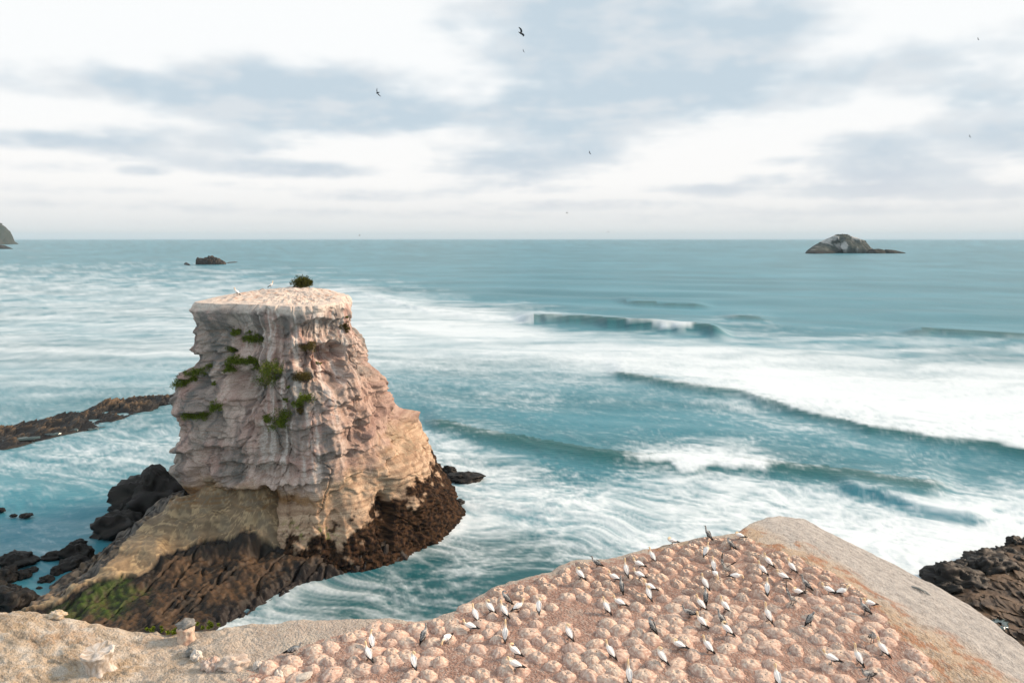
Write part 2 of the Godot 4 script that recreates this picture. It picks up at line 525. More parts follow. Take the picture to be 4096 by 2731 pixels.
# ---------------------------------------------------------------- the cliff top in front
const EDGE := [Vector2(-45.32, 44.14), Vector2(-42.25, 41.33), Vector2(-38.86, 38.09), Vector2(-37.41, 37.17), Vector2(-35.65, 36.23), Vector2(-34.30, 35.56), Vector2(-33.83, 35.24), Vector2(-32.97, 34.87), Vector2(-32.15, 34.45), Vector2(-31.36, 34.19), Vector2(-30.21, 33.89), Vector2(-28.72, 33.56), Vector2(-26.54, 33.17), Vector2(-24.28, 32.68), Vector2(-21.59, 32.39), Vector2(-18.80, 32.12), Vector2(-15.93, 31.82), Vector2(-12.61, 31.32), Vector2(-9.58, 30.92), Vector2(-6.89, 30.82), Vector2(-5.71, 31.30), Vector2(-4.54, 31.81), Vector2(-2.58, 33.02), Vector2(-0.23, 34.18), Vector2(1.52, 34.76), Vector2(3.46, 35.31), Vector2(4.22, 36.16), Vector2(5.18, 36.79), Vector2(8.62, 37.39), Vector2(12.34, 39.16), Vector2(15.94, 41.16), Vector2(19.08, 42.51), Vector2(20.07, 44.45), Vector2(21.38, 47.05), Vector2(22.69, 49.91), Vector2(24.33, 51.34), Vector2(26.60, 49.72), Vector2(29.11, 48.29), Vector2(32.11, 46.81), Vector2(33.27, 46.29), Vector2(34.41, 45.46), Vector2(36.08, 44.06), Vector2(37.44, 42.59), Vector2(39.09, 40.39), Vector2(42.74, 37.67), Vector2(47.13, 35.92)]                 # (bearing, distance) of the cliff edge seen from the camera's foot
const LIE := [Vector2(15.846, -41.863), Vector2(0.9663, -0.2573), Vector2(-22.751, -29.633), Vector2(-15.874, -27.596)]                  # the grey flank's upper line: a point and the way it falls; the hump; the hollow


func land(x: float, z: float) -> float:
	var s: float = (x - LIE[0].x) * LIE[1].x + (z - LIE[0].y) * LIE[1].y
	var h := 25.0 - 0.30 * log(1.0 + exp(clampf(s * 1.2, -30.0, 30.0))) / 1.2
	var p := Vector2(x, z)
	var a: Vector2 = p - LIE[2]
	h += 0.9 * exp(-(a.x * a.x / 30.0 + a.y * a.y / 18.0))
	a = p - LIE[3]
	return h - 0.25 * exp(-(a.x * a.x + a.y * a.y) / 9.0)


var colony := PackedVector2Array()
var ground_rough := simplex(0.55, 4, 41)
var ground_lumps := simplex(0.16, 3, 42)


func ground(x: float, z: float) -> float:
	var rocky := smoothstep(-7.0, -15.0, x)
	return land(x, z) + rocky * (ground_lumps.get_noise_2d(x * 1.2 + 90.0, z * 1.2) * 0.24 + ground_rough.get_noise_2d(x * 2.6, z * 2.6 + 40.0) * 0.10 - 0.07 * smoothstep(0.09, 0.0, absf(ground_lumps.get_noise_2d(x * 1.1, z * 2.3 + 20.0)))) + ground_rough.get_noise_2d(x, z) * 0.07 + ground_lumps.get_noise_2d(x, z) * 0.10


func build_cliff_top() -> void:
	colony = PackedVector2Array([Vector2(-3.65, -30.19), Vector2(-2.49, -31.31), Vector2(-1.47, -32.56), Vector2(0.09, -33.8), Vector2(2.22, -34.75), Vector2(3.76, -36.06), Vector2(6.04, -36.59), Vector2(11.73, -39.21), Vector2(13.94, -39.48), Vector2(15.19, -37.87), Vector2(16.93, -35.97),
		Vector2(17.8, -33.75), Vector2(17.88, -31.3), Vector2(17.87, -29.36), Vector2(17.87, -27.64), Vector2(17.56, -25.59), Vector2(17.39, -23.72), Vector2(-11.26, -23.72), Vector2(-11.35, -25.59), Vector2(-10.13, -27.29), Vector2(-8.25, -28.75), Vector2(-6.5, -29.92)])
	var az := PackedFloat32Array()
	for k in 30:
		az.append(lerpf(-70.0, -40.0, k / 30.0))
	for k in 660:
		az.append(lerpf(-40.0, 40.0, k / 660.0))
	for k in 31:
		az.append(lerpf(40.0, 70.0, k / 30.0))
	var nx := az.size()
	var top := 215
	var ny := top + 40
	var rim := simplex(0.5, 4, 43)
	var patch := simplex(0.30, 4, 44)
	var mott := simplex(1.4, 4, 45)
	var stain := simplex(0.5, 4, 46)
	var grain := simplex(6.0, 2, 47)
	var pos := PackedVector3Array()
	var col := PackedColorArray()
	pos.resize(nx * ny)
	col.resize(nx * ny)
	var soil := Color(0.46, 0.295, 0.24)
	var ash := Color(0.61, 0.53, 0.465)
	var pale := Color(0.78, 0.70, 0.585)
	var rust := Color(0.50, 0.21, 0.10)
	var tan_ := Color(0.70, 0.535, 0.36)
	for i in nx:
		var de := table_at(EDGE, az[i])
		var dx := sin(deg_to_rad(az[i]))
		var dz := -cos(deg_to_rad(az[i]))
		de += rim.get_noise_2d(dx * de, dz * de) * 0.22
		for j in ny:
			var k := j * nx + i
			var d: float
			if j < 15:
				d = lerpf(12.0, 24.0, j / 15.0)
			elif j < top:
				d = lerpf(24.0, de, pow((j - 15.0) / (top - 16.0), 0.95))
			else:
				d = de
			var x := dx * d
			var z := dz * d
			if j >= top:
				var t := (j - top + 1) / 40.0
				var fall := lerpf(ground(x, z) - 0.12, -3.0, pow(t, 1.5))
				var out := rim.get_noise_3d(x * 0.4, fall * 0.5, z * 0.4) * 1.4 * minf(1.0, t * 5.0) + minf(t * 2.0, 0.5) * 0.7 * sin(fall * 1.1) - 0.2 * minf(1.0, t * 8.0)
				x = dx * (de + out)
				z = dz * (de + out)
				pos[k] = Vector3(x, fall, z)
				col[k] = Color(0.42, 0.36, 0.29).lerp(tan_, clampf(0.4 + patch.get_noise_3d(x, fall * 2.0, z), 0.0, 1.0))
				continue
			var y := ground(x, z) - 0.12 * pow(clampf((d - de + 0.8) / 0.8, 0.0, 1.0), 2.0)
			pos[k] = Vector3(x, y, z)
			var n := patch.get_noise_2d(x, z)
			var m := mott.get_noise_2d(x, z)
			var g := grain.get_noise_2d(x, z)
			var s: float = (x - LIE[0].x) * LIE[1].x + (z - LIE[0].y) * LIE[1].y
			var c := ash.lerp(pale, clampf(0.35 + n * 0.7 + m * 0.45, 0.0, 1.0))
			c = c.lerp(Color(0.50, 0.49, 0.475).lerp(Color(0.74, 0.72, 0.69), clampf(0.45 + m * 0.9 + stain.get_noise_2d(s * 3.0, (x + z) * 0.25) * 0.6, 0.0, 1.0)), smoothstep(-0.5, 1.2, s + n))
			if x < -7.0:
				# weathered tan rock at the shoulder
				var crag := stain.get_noise_2d(x * 1.3 + 60.0, z * 2.4)
				var shoulder := tan_.lerp(pale, clampf(0.35 + n * 1.3 + m * 0.4, 0.0, 1.0)).lerp(Color(0.36, 0.29, 0.21), smoothstep(0.0, 0.45, crag + m * 0.4) * 0.75)
				shoulder = shoulder.lerp(Color(0.80, 0.77, 0.70), smoothstep(0.1, 0.4, -crag + m * 0.35) * 0.7)
				shoulder = shoulder.lerp(Color(0.62, 0.36, 0.17), smoothstep(0.25, 0.55, n - m * 0.3) * 0.6)
				c = c.lerp(shoulder, smoothstep(-9.0, -19.0, x + n * 5.0) * 0.9)
			var q := Vector2(x + n * 0.9 + m * 0.3, z + m * 0.8)
			if Geometry2D.is_point_in_polygon(q, colony):
				c = soil.lerp(Color(0.64, 0.43, 0.35), clampf(0.5 + m * 0.8 + n * 0.4, 0.0, 1.0))
				c = c.lerp(ash, smoothstep(0.25, 0.6, n + m * 0.3) * 0.6)
			elif s > -9.0 and x > 8.0 and z > -39.5 + n * 3.0:
				# guano and rusty stain in streaks between the nests and the bare flank
				var orange := smoothstep(0.0, 0.3, stain.get_noise_2d(x * 1.6, z * 1.1) + m * 0.45) * smoothstep(2.4, 0.8, s + n * 1.2)
				c = c.lerp(Color(0.74, 0.57, 0.40), smoothstep(2.4, -0.4, s + n) * 0.75)
				c = c.lerp(rust, orange * 0.7)
				c = c.lerp(Color(0.36, 0.29, 0.23), smoothstep(0.15, 0.45, -m + n * 0.3) * smoothstep(1.8, 0.0, s) * 0.6)
			var g2 := mott.get_noise_2d(x * 2.6 + 30.0, z * 2.6)
			c = c.lerp(Color(0.80, 0.77, 0.72), smoothstep(0.12, 0.45, g2) * 0.35).lerp(Color(0.20, 0.16, 0.13), smoothstep(0.15, 0.45, -g2) * (0.35 if x > -8.0 else 0.15))
			c = c.lerp(Color(0.78, 0.74, 0.68), smoothstep(0.42, 0.55, g) * 0.55)
			c = c.lerp(Color(0.12, 0.10, 0.09), smoothstep(0.45, 0.58, -g) * 0.45)
			col[k] = c
	var o := put("cliff_top_ground", sheet(pos, col, nx, ny, false, true), M["soil"])
	o.set_meta("kind", "structure")
	o.set_meta("label", "pale cliff top of the colony with a bare grey flank")


# ---------------------------------------------------------------- the sea stack
const STACK_AT := [-31.714, -100.096, -0.30683]          # x, z of its middle and the bearing it is seen under
# outlines of the stack: distance from its middle at every 5 degrees, counted from its right (0) over the side that faces the colony (90), at these heights
const LEVELS := [-3, 0, 2, 5, 7.5, 9.5, 14.4, 15.2, 19, 24, 24.8, 28, 31, 33.2, 34.4]
const OUTLINES := [
	[25.3, 25.5, 25.7, 25.1, 24.8, 24.6, 24.6, 24.4, 24.1, 24.0, 24.1, 24.4, 23.7, 23.1, 22.8, 22.6, 22.4, 22.4, 22.4, 22.0, 21.5, 21.2, 21.0, 21.0, 20.7, 20.6, 20.6, 20.8, 21.2, 21.1, 20.6, 20.2, 20.1, 20.0, 20.2, 20.2, 20.2, 20.4, 20.7, 21.0, 20.8, 20.7, 20.8, 21.1, 21.5, 22.1, 22.4, 21.6, 21.0, 20.6, 20.4, 20.3, 20.4, 20.6, 21.0, 20.6, 20.3, 20.2, 20.3, 20.5, 20.9, 21.5, 22.2, 23.2, 24.0, 23.9, 24.0, 24.3, 24.8, 25.5, 25.5, 25.3],
	[23.8, 24.0, 24.2, 23.6, 23.2, 22.9, 22.9, 22.6, 22.3, 22.2, 22.3, 22.5, 21.9, 21.4, 21.0, 20.9, 20.7, 20.5, 20.5, 19.7, 18.8, 18.1, 17.5, 17.2, 16.9, 16.8, 16.8, 17.0, 17.3, 17.7, 18.3, 18.2, 18.2, 18.4, 18.7, 18.7, 18.7, 18.9, 19.2, 19.6, 19.4, 19.4, 19.5, 19.7, 20.1, 20.7, 21.1, 20.3, 19.8, 19.5, 19.3, 19.2, 19.3, 19.6, 20.0, 19.6, 19.3, 19.2, 19.2, 19.4, 19.7, 20.2, 20.9, 21.9, 22.6, 22.4, 22.5, 22.7, 23.0, 23.6, 23.9, 23.8],
	[22.9, 23.1, 23.5, 22.9, 22.5, 22.3, 22.2, 21.8, 21.4, 21.2, 21.1, 21.2, 20.6, 20.2, 19.9, 19.7, 19.5, 19.0, 18.6, 17.4, 16.6, 15.9, 15.3, 14.9, 14.7, 14.6, 14.6, 14.7, 15.0, 15.4, 15.9, 16.6, 16.8, 17.2, 17.7, 17.7, 17.9, 18.1, 18.6, 19.1, 19.0, 19.0, 19.2, 19.5, 20.0, 20.6, 21.0, 20.3, 19.7, 19.3, 19.0, 18.9, 19.0, 19.2, 19.5, 19.1, 18.9, 18.9, 18.9, 19.2, 19.5, 20.1, 20.8, 21.8, 22.6, 22.3, 22.1, 22.2, 22.4, 22.8, 22.9, 22.8],
	[21.5, 21.6, 21.8, 21.2, 20.7, 20.3, 20.1, 20.0, 20.2, 18.9, 17.9, 18.2, 18.2, 18.0, 17.9, 17.8, 17.2, 16.8, 16.6, 15.4, 14.5, 13.7, 13.2, 12.7, 12.4, 12.2, 12.3, 12.4, 12.7, 13.1, 13.6, 14.3, 15.1, 15.8, 16.5, 17.1, 17.2, 17.4, 17.8, 18.3, 18.2, 18.1, 18.2, 18.4, 18.8, 19.3, 19.7, 19.1, 18.6, 18.3, 18.2, 18.2, 18.3, 18.6, 19.0, 18.6, 18.3, 18.2, 18.2, 18.3, 18.6, 19.0, 19.7, 20.5, 21.2, 21.0, 21.0, 21.1, 21.4, 21.8, 21.8, 21.6],
	[20.9, 20.9, 20.2, 19.6, 19.1, 18.9, 18.8, 18.8, 18.9, 17.3, 16.6, 17.0, 16.9, 16.8, 16.7, 16.3, 15.5, 14.9, 14.1, 13.2, 12.4, 11.8, 11.3, 11.0, 10.7, 10.6, 10.5, 10.7, 11.0, 11.5, 12.1, 12.9, 13.9, 15.2, 15.8, 16.3, 16.5, 16.8, 17.2, 17.7, 17.7, 17.6, 17.7, 17.8, 18.1, 18.6, 19.0, 18.5, 18.0, 17.8, 17.6, 17.6, 17.8, 18.1, 18.5, 18.1, 17.8, 17.6, 17.6, 17.7, 18.0, 18.4, 19.0, 19.8, 20.5, 20.4, 20.4, 20.5, 20.9, 21.4, 21.3, 21.0],
	[19.9, 19.7, 19.0, 18.4, 18.0, 17.7, 17.6, 17.6, 17.4, 16.9, 16.6, 16.4, 16.3, 16.2, 16.3, 15.6, 15.0, 14.5, 13.8, 13.2, 12.7, 12.3, 12.1, 11.9, 11.8, 11.9, 12.0, 12.3, 12.6, 13.1, 13.7, 14.5, 15.6, 16.3, 16.8, 16.9, 17.0, 17.2, 17.5, 18.0, 17.8, 17.6, 17.5, 17.5, 17.7, 18.0, 18.4, 17.8, 17.4, 17.2, 17.1, 17.1, 17.3, 17.6, 18.0, 17.6, 17.3, 17.1, 17.1, 17.2, 17.4, 17.8, 18.4, 19.1, 19.8, 19.7, 19.7, 19.9, 20.2, 20.7, 20.4, 20.1],
	[14.4, 14.1, 13.9, 13.8, 13.5, 13.3, 13.2, 13.3, 13.4, 13.6, 13.9, 13.9, 13.9, 14.1, 14.4, 14.2, 13.7, 13.3, 12.6, 12.1, 11.8, 11.5, 11.3, 11.3, 11.3, 11.4, 11.6, 11.8, 12.2, 12.8, 13.4, 14.3, 15.4, 16.4, 17.0, 17.2, 17.1, 17.1, 17.2, 17.4, 17.3, 17.1, 17.0, 17.0, 17.2, 17.5, 17.3, 16.8, 16.5, 16.2, 16.1, 16.2, 16.3, 16.6, 17.0, 16.5, 16.2, 16.1, 16.0, 16.1, 16.3, 16.6, 17.1, 17.7, 18.4, 18.1, 18.0, 18.1, 18.2, 18.2, 16.6, 15.4],
	[13.6, 13.4, 13.3, 13.2, 13.0, 12.8, 12.8, 12.8, 13.0, 13.2, 13.4, 13.5, 13.6, 13.8, 14.2, 14.0, 13.6, 13.2, 12.6, 12.1, 11.7, 11.5, 11.3, 11.3, 11.3, 11.4, 11.6, 11.9, 12.3, 12.9, 13.6, 14.5, 15.6, 16.7, 17.5, 17.8, 17.5, 17.3, 17.3, 17.5, 17.3, 17.1, 17.0, 17.0, 17.2, 17.5, 17.3, 16.8, 16.5, 16.2, 16.1, 16.2, 16.3, 16.6, 17.0, 16.5, 16.2, 16.0, 15.9, 15.9, 16.1, 16.3, 16.8, 17.4, 17.3, 16.6, 16.1, 15.8, 15.3, 14.7, 14.2, 13.9],
	[13.1, 12.9, 12.7, 12.4, 12.1, 12.0, 12.0, 12.1, 12.2, 12.5, 12.5, 12.5, 12.6, 12.8, 13.1, 13.1, 12.9, 12.6, 12.0, 11.5, 11.2, 11.0, 10.8, 10.8, 10.8, 10.9, 11.1, 11.4, 11.8, 12.3, 13.0, 13.9, 15.0, 16.3, 17.0, 17.3, 17.0, 16.8, 16.7, 16.6, 16.2, 15.9, 15.8, 15.8, 15.9, 16.1, 16.0, 15.6, 15.3, 15.1, 15.0, 15.1, 15.3, 15.6, 16.0, 15.4, 15.0, 14.7, 14.5, 14.4, 14.5, 14.6, 14.9, 15.0, 14.4, 13.9, 13.5, 13.3, 13.2, 13.2, 13.2, 13.4],
	[10.4, 10.3, 10.4, 10.2, 10.1, 10.1, 10.1, 10.2, 10.4, 10.7, 10.9, 11.0, 11.1, 11.3, 11.7, 11.9, 11.8, 11.7, 11.2, 10.8, 10.6, 10.4, 10.3, 10.3, 10.3, 10.5, 10.7, 11.1, 11.5, 12.1, 12.8, 13.8, 15.0, 16.5, 17.3, 17.5, 16.7, 16.1, 15.6, 15.1, 14.7, 14.4, 14.2, 14.1, 14.2, 14.3, 14.5, 14.1, 13.9, 13.8, 13.8, 14.0, 14.2, 14.5, 15.0, 14.3, 13.8, 13.4, 13.1, 12.9, 12.9, 12.9, 12.9, 12.2, 11.6, 11.2, 10.9, 10.6, 10.5, 10.4, 10.5, 10.5],
	[10.2, 10.2, 10.2, 10.1, 9.9, 9.9, 9.9, 10.0, 10.2, 10.5, 10.6, 10.7, 10.8, 11.1, 11.4, 11.6, 11.5, 11.3, 10.8, 10.4, 10.1, 9.9, 9.8, 9.8, 9.8, 9.9, 10.1, 10.4, 10.8, 11.3, 11.9, 12.7, 13.7, 15.0, 15.9, 16.0, 15.6, 15.3, 15.1, 14.7, 14.3, 14.0, 13.8, 13.8, 13.8, 14.0, 14.2, 13.9, 13.7, 13.6, 13.6, 13.7, 14.0, 14.3, 14.8, 14.1, 13.6, 13.2, 13.0, 12.8, 12.7, 12.8, 12.7, 12.0, 11.4, 11.0, 10.7, 10.4, 10.3, 10.2, 10.3, 10.3],
	[9.1, 9.1, 9.2, 9.1, 9.0, 9.0, 9.0, 9.1, 9.3, 9.5, 9.6, 9.7, 9.9, 10.1, 10.5, 10.6, 10.5, 10.4, 10.0, 9.6, 9.4, 9.2, 9.1, 9.0, 9.0, 9.1, 9.3, 9.5, 9.9, 10.3, 10.9, 11.6, 12.5, 13.5, 14.2, 14.1, 13.8, 13.5, 13.4, 13.2, 12.8, 12.5, 12.4, 12.3, 12.4, 12.5, 12.7, 12.7, 12.5, 12.5, 12.6, 12.8, 13.1, 13.5, 14.0, 13.3, 12.8, 12.4, 12.1, 11.9, 11.8, 11.8, 11.2, 10.6, 10.1, 9.8, 9.5, 9.3, 9.2, 9.2, 9.2, 9.2],
	[8.0, 8.0, 8.0, 7.9, 7.9, 8.0, 8.1, 8.3, 8.6, 8.8, 8.8, 8.9, 9.0, 9.3, 9.6, 9.7, 9.6, 9.6, 9.4, 9.0, 8.8, 8.6, 8.5, 8.5, 8.5, 8.6, 8.8, 9.0, 9.3, 9.8, 10.3, 11.0, 11.9, 12.7, 13.2, 12.6, 12.2, 11.9, 11.7, 11.3, 11.1, 10.9, 10.9, 10.9, 11.0, 11.2, 11.5, 11.8, 11.6, 11.6, 11.7, 11.9, 12.1, 12.5, 13.0, 12.4, 11.9, 11.5, 11.2, 11.0, 10.9, 10.9, 10.1, 9.5, 9.0, 8.7, 8.4, 8.2, 8.1, 8.0, 8.0, 8.0],
	[7.6, 7.5, 7.5, 7.5, 7.6, 7.7, 7.9, 8.2, 8.6, 8.7, 8.8, 8.9, 9.2, 9.5, 9.9, 10.1, 10.0, 10.0, 10.0, 9.7, 9.5, 9.3, 9.2, 9.2, 9.3, 9.5, 9.7, 10.0, 10.4, 10.9, 11.6, 12.5, 13.3, 14.0, 13.8, 13.0, 12.3, 11.8, 11.5, 11.0, 10.7, 10.5, 10.3, 10.2, 10.3, 10.3, 10.5, 10.8, 10.7, 10.7, 10.9, 11.1, 11.4, 11.8, 12.3, 11.6, 11.0, 10.6, 10.2, 10.0, 9.8, 9.8, 9.2, 8.7, 8.3, 8.1, 7.9, 7.7, 7.7, 7.7, 7.7, 7.7],
	[7.3, 7.2, 7.2, 7.2, 7.3, 7.4, 7.6, 7.9, 8.3, 8.5, 8.6, 8.7, 9.0, 9.3, 9.8, 10.0, 9.9, 9.9, 10.0, 9.7, 9.4, 9.3, 9.2, 9.2, 9.2, 9.3, 9.5, 9.8, 10.2, 10.7, 11.3, 12.2, 13.0, 13.7, 13.5, 12.7, 12.0, 11.6, 11.2, 10.8, 10.4, 10.2, 10.0, 9.9, 9.9, 10.0, 10.2, 10.4, 10.4, 10.4, 10.5, 10.7, 11.0, 11.5, 12.0, 11.3, 10.7, 10.2, 9.9, 9.7, 9.5, 9.3, 8.7, 8.3, 8.0, 7.7, 7.5, 7.4, 7.3, 7.3, 7.3, 7.3],
]
var perch := {}                        # (across, height) cells of the cliff face, with the foremost point and its normal


func stack_point(a: float, b: float, y: float) -> Vector3:
	var s := sin(STACK_AT[2])
	var c := cos(STACK_AT[2])
	return Vector3(STACK_AT[0] + a * c - b * s, y, STACK_AT[1] + a * s + b * c)


func outline(angle: float, level: float) -> float:
	var k := clampi(int(level), 0, LEVELS.size() - 2)
	var f := level - k
	var t := fposmod(angle, 360.0) / 5.0
	var i := int(t)
	var u := t - i
	var r := [0.0, 0.0]
	for q in 2:
		var row: Array = OUTLINES[k + q]
		r[q] = lerpf(row[i % 72], row[(i + 1) % 72], u)
	return lerpf(r[0], r[1], f)


func build_stack() -> void:
	var t0 := thing("sea_stack", "tall flat-topped sandstone sea stack standing in the surf", "sea stack", stack_point(0, 0, 0))
	# hollows in the face: (across, height), half width, half height, depth
	var hollows := [
		[Vector2(3.0, 30.9), 2.9, 1.5, 1.5], [Vector2(4.2, 26.5), 2.7, 2.9, 1.5], [Vector2(4.7, 27.5), 2.2, 1.3, 0.7], [Vector2(-1.9, 31.4), 1.3, 1.3, 1.0], [Vector2(0.0, 30.8), 0.9, 1.0, 0.7], [Vector2(-8.4, 24.1), 1.4, 1.5, 1.2],
		[Vector2(-11.0, 30.9), 2.0, 1.2, 0.4], [Vector2(-6.9, 32.2), 1.1, 0.9, 0.4], [Vector2(-8.7, 32.0), 0.8, 1.1, 0.4], [Vector2(-6.6, 22.5), 2.0, 1.6, 0.8], [Vector2(-10.4, 27.7), 2.4, 0.9, 0.6], [Vector2(-13.5, 22.7), 1.8, 1.5, 0.6],
		[Vector2(0.3, 27.7), 1.4, 1.6, 0.7], [Vector2(-2.8, 28.6), 0.9, 1.6, 0.6], [Vector2(3.5, 23.2), 2.6, 1.7, 0.5], [Vector2(4.9, 19.4), 2.6, 1.2, 0.5], [Vector2(-8.0, 20.3), 2.2, 1.0, 0.4], [Vector2(-3.6, 12.2), 3.0, 1.2, 0.7],
		[Vector2(-14.1, 10.2), 2.0, 1.6, 0.9], [Vector2(-9.1, 11.7), 2.2, 1.4, 0.7], [Vector2(8.6, 17.5), 2.0, 1.0, 0.6], [Vector2(12.2, 11.8), 1.8, 0.9, 0.5], [Vector2(-12.9, 32.6), 0.7, 1.6, 0.3], [Vector2(7.3, 26.9), 1.0, 1.4, 0.5],
		[Vector2(-6.9, 8.2), 6.4, 1.5, 0.7], [Vector2(-0.7, 7.2), 1.8, 3.0, 0.7], [Vector2(10.3, 5.2), 1.2, 3.2, 1.4], [Vector2(3.6, 5.1), 1.4, 2.4, 0.7],
	]
	# lips that jut out over what is below them: from (across, height) to (across, height), how far
	var lips := [
		[Vector2(-16.8, 13.7), Vector2(-11.0, 15.0), 0.6], [Vector2(-13.2, 8.4), Vector2(-7.1, 9.5), 0.55], [Vector2(-7.1, 9.5), Vector2(1.5, 11.1), 0.7], [Vector2(-17.4, 24.2), Vector2(-10.1, 24.9), 0.7], [Vector2(-15.9, 27.4), Vector2(-9.2, 28.0), 0.7], [Vector2(-13.4, 30.5), Vector2(-8.7, 31.2), 0.45],
		[Vector2(-16.2, 19.3), Vector2(-10.7, 20.2), 0.7], [Vector2(-7.5, 23.4), Vector2(-4.5, 23.7), 0.6], [Vector2(-9.0, 25.1), Vector2(-2.6, 25.3), 0.5], [Vector2(-12.9, 32.9), Vector2(-3.0, 33.1), 0.15], [Vector2(1.0, 32.2), Vector2(5.9, 32.0), 0.8], [Vector2(2.8, 28.5), Vector2(5.7, 27.3), 0.6],
		[Vector2(2.0, 21.5), Vector2(12.5, 20.3), 0.3], [Vector2(1.7, 14.6), Vector2(9.9, 13.8), 0.35], [Vector2(-6.9, 12.7), Vector2(-1.5, 13.0), 0.6],
	]
	var nt := 640
	var nh := 340
	var cap := 46
	var ny := nh + cap
	var strata := simplex(1.0, 2, 101)
	var band := simplex(1.0, 3, 102)
	var broad := simplex(0.085, 4, 103)
	var flute := simplex(1.0, 3, 104)
	var scal := cells(1.0, 105, FastNoiseLite.RETURN_DISTANCE)
	var fine := simplex(0.6, 4, 106)
	var crack := simplex(1.0, 2, 107)
	var streak := simplex(1.0, 3, 108)
	var patch := simplex(0.16, 4, 109)
	var mussel := simplex(0.35, 4, 110)
	var mott := simplex(1.1, 3, 111)
	var angles := PackedFloat32Array()
	for i in nt:
		var f := float(i) / nt
		angles.append(lerpf(-35.0, 210.0, f / 0.82) if f < 0.82 else lerpf(210.0, 325.0, (f - 0.82) / 0.18))
	var pos := PackedVector3Array()
	var col := PackedColorArray()
	pos.resize(nt * ny)
	col.resize(nt * ny)
	for j in ny:
		var inner := maxf(0.0, (j - nh + 1.0) / cap)
		var h := lerpf(-3.0, 34.4, minf(float(j) / (nh - 1), 1.0))
		var k := 0
		while k < LEVELS.size() - 2 and h > LEVELS[k + 1]:
			k += 1
		var level: float = k + clampf((h - LEVELS[k]) / (LEVELS[k + 1] - LEVELS[k]), 0.0, 1.0)
		for i in nt:
			var ang := deg_to_rad(angles[i])
			var r := outline(angles[i], level)
			var ca := cos(ang)
			var sa := sin(ang)
			var a := r * ca
			var b := r * sa
			var arc := ang * 14.0
			var disp := 0.0
			var y := h + smoothstep(22.0, 34.4, h) * (0.2 - 0.055 * b)
			var bed := h - 0.055 * a + broad.get_noise_2d(arc * 1.2, h) * 1.2      # beds dip slightly
			var upper := smoothstep(8.0, 11.0, h)
			if inner == 0.0:
				# beds of different hardness stand out as ledges
				var s1 := strata.get_noise_2d(bed * 0.22, arc * 0.085)
				var s2 := strata.get_noise_2d(bed * 0.8 + 50.0, arc * 0.11)
				var s3 := band.get_noise_2d(bed * 2.6 + 90.0, arc * 0.14)
				var here := smoothstep(-0.25, 0.3, patch.get_noise_2d(arc * 0.9 + 70.0, h * 0.9))
				disp += (clampf(s1 * 2.6, -0.6, 0.6) * 0.4 + (clampf(s2 * 3.0, -0.5, 0.5) * 0.16 + s3 * 0.15) * here) * lerpf(0.4, 1.0, upper)
				disp += broad.get_noise_2d(arc * 1.3, h * 0.6 + 200.0) * 1.7
				# plates that have broken away leave steps with sharp rims
				var plate := broad.get_noise_2d(arc * 0.85 + 400.0, bed * 1.7 + fine.get_noise_2d(arc * 0.3, h * 0.5) * 0.9) * 3.8 + fine.get_noise_2d(arc * 0.3 + 9.0, h * 0.3) * 0.3
				disp += 0.36 * (floor(plate) + smoothstep(0.0, 0.2, plate - floor(plate)) - 0.7) * lerpf(0.55, 1.0, upper)
				# rain flutes
				var fl := absf(flute.get_noise_2d(arc * 0.42, h * 0.055))
				disp += (fl - 0.25) * 0.45 * upper * smoothstep(-0.2, 0.25, patch.get_noise_2d(arc, h * 0.7))
				disp += ((scal.get_noise_2d(arc * 0.13 + bed * 0.07, bed * 0.11 - arc * 0.05) + 0.45) * 1.0 + (scal.get_noise_2d(arc * 0.30 + bed * 0.1, bed * 0.5 - arc * 0.06) + 0.4) * 0.18 * here) * lerpf(0.4, 1.0, upper)
				disp += fine.get_noise_3d(a, y, b) * 0.17
				var cr := absf(crack.get_noise_2d(arc * 0.11 + broad.get_noise_2d(arc, h + 90.0) * 0.4, h * 0.035))
				disp -= 0.4 * smoothstep(0.035, 0.0, cr)
				if sa > -0.35:
					for e in hollows:
						var u: float = (a - e[0].x) / e[1]
						var v: float = (y - e[0].y) / e[2]
						if u > -1.3 and u < 1.3 and v > -1.5 and v < 1.1:
							# steep under the brow, running out below
							v = v / 1.0 if v > 0.0 else v / 1.45
							var q := u * u + v * v
							if q < 1.0:
								disp -= 1.15 * e[3] * smoothstep(1.0, 0.55, q + fine.get_noise_2d(a * 0.7, y * 0.7) * 0.45)
					for e in lips:
						var u: float = (a - e[0].x) / (e[1].x - e[0].x)
						if u > -0.15 and u < 1.15:
							var brow: float = lerpf(e[0].y, e[1].y, u) + fine.get_noise_2d(a * 0.8, e[0].y * 9.0) * 0.7
							var under: float = brow - y
							var side := smoothstep(-0.15, 0.05, u) * smoothstep(1.15, 0.95, u)
							if under > -1.2 and under < 3.2:
								disp += e[2] * side * (smoothstep(-1.2, -0.1, under) * 0.55 if under < 0.0 else -smoothstep(0.0, 0.22, under) * smoothstep(3.2, 0.3, under) + 0.55 * smoothstep(0.22, 0.0, under))
				var low := smoothstep(6.5, 2.0, h + mussel.get_noise_3d(a, y, b) * 3.0 - smoothstep(6.0, 16.0, a) * 3.0)
				disp += low * (mussel.get_noise_3d(a * 3.0, y * 3.0, b * 3.0) * 0.45 + mott.get_noise_3d(a * 1.6, y * 1.6, b * 1.6) * 0.3)
				disp -= 1.1 * pow(smoothstep(33.6, 34.4, h), 2.0) * 0.3
			else:
				var edge := outline(angles[i], LEVELS.size() - 1.0001)
				r = edge * (1.0 - inner)
				a = r * ca
				b = r * sa
				disp = -0.33
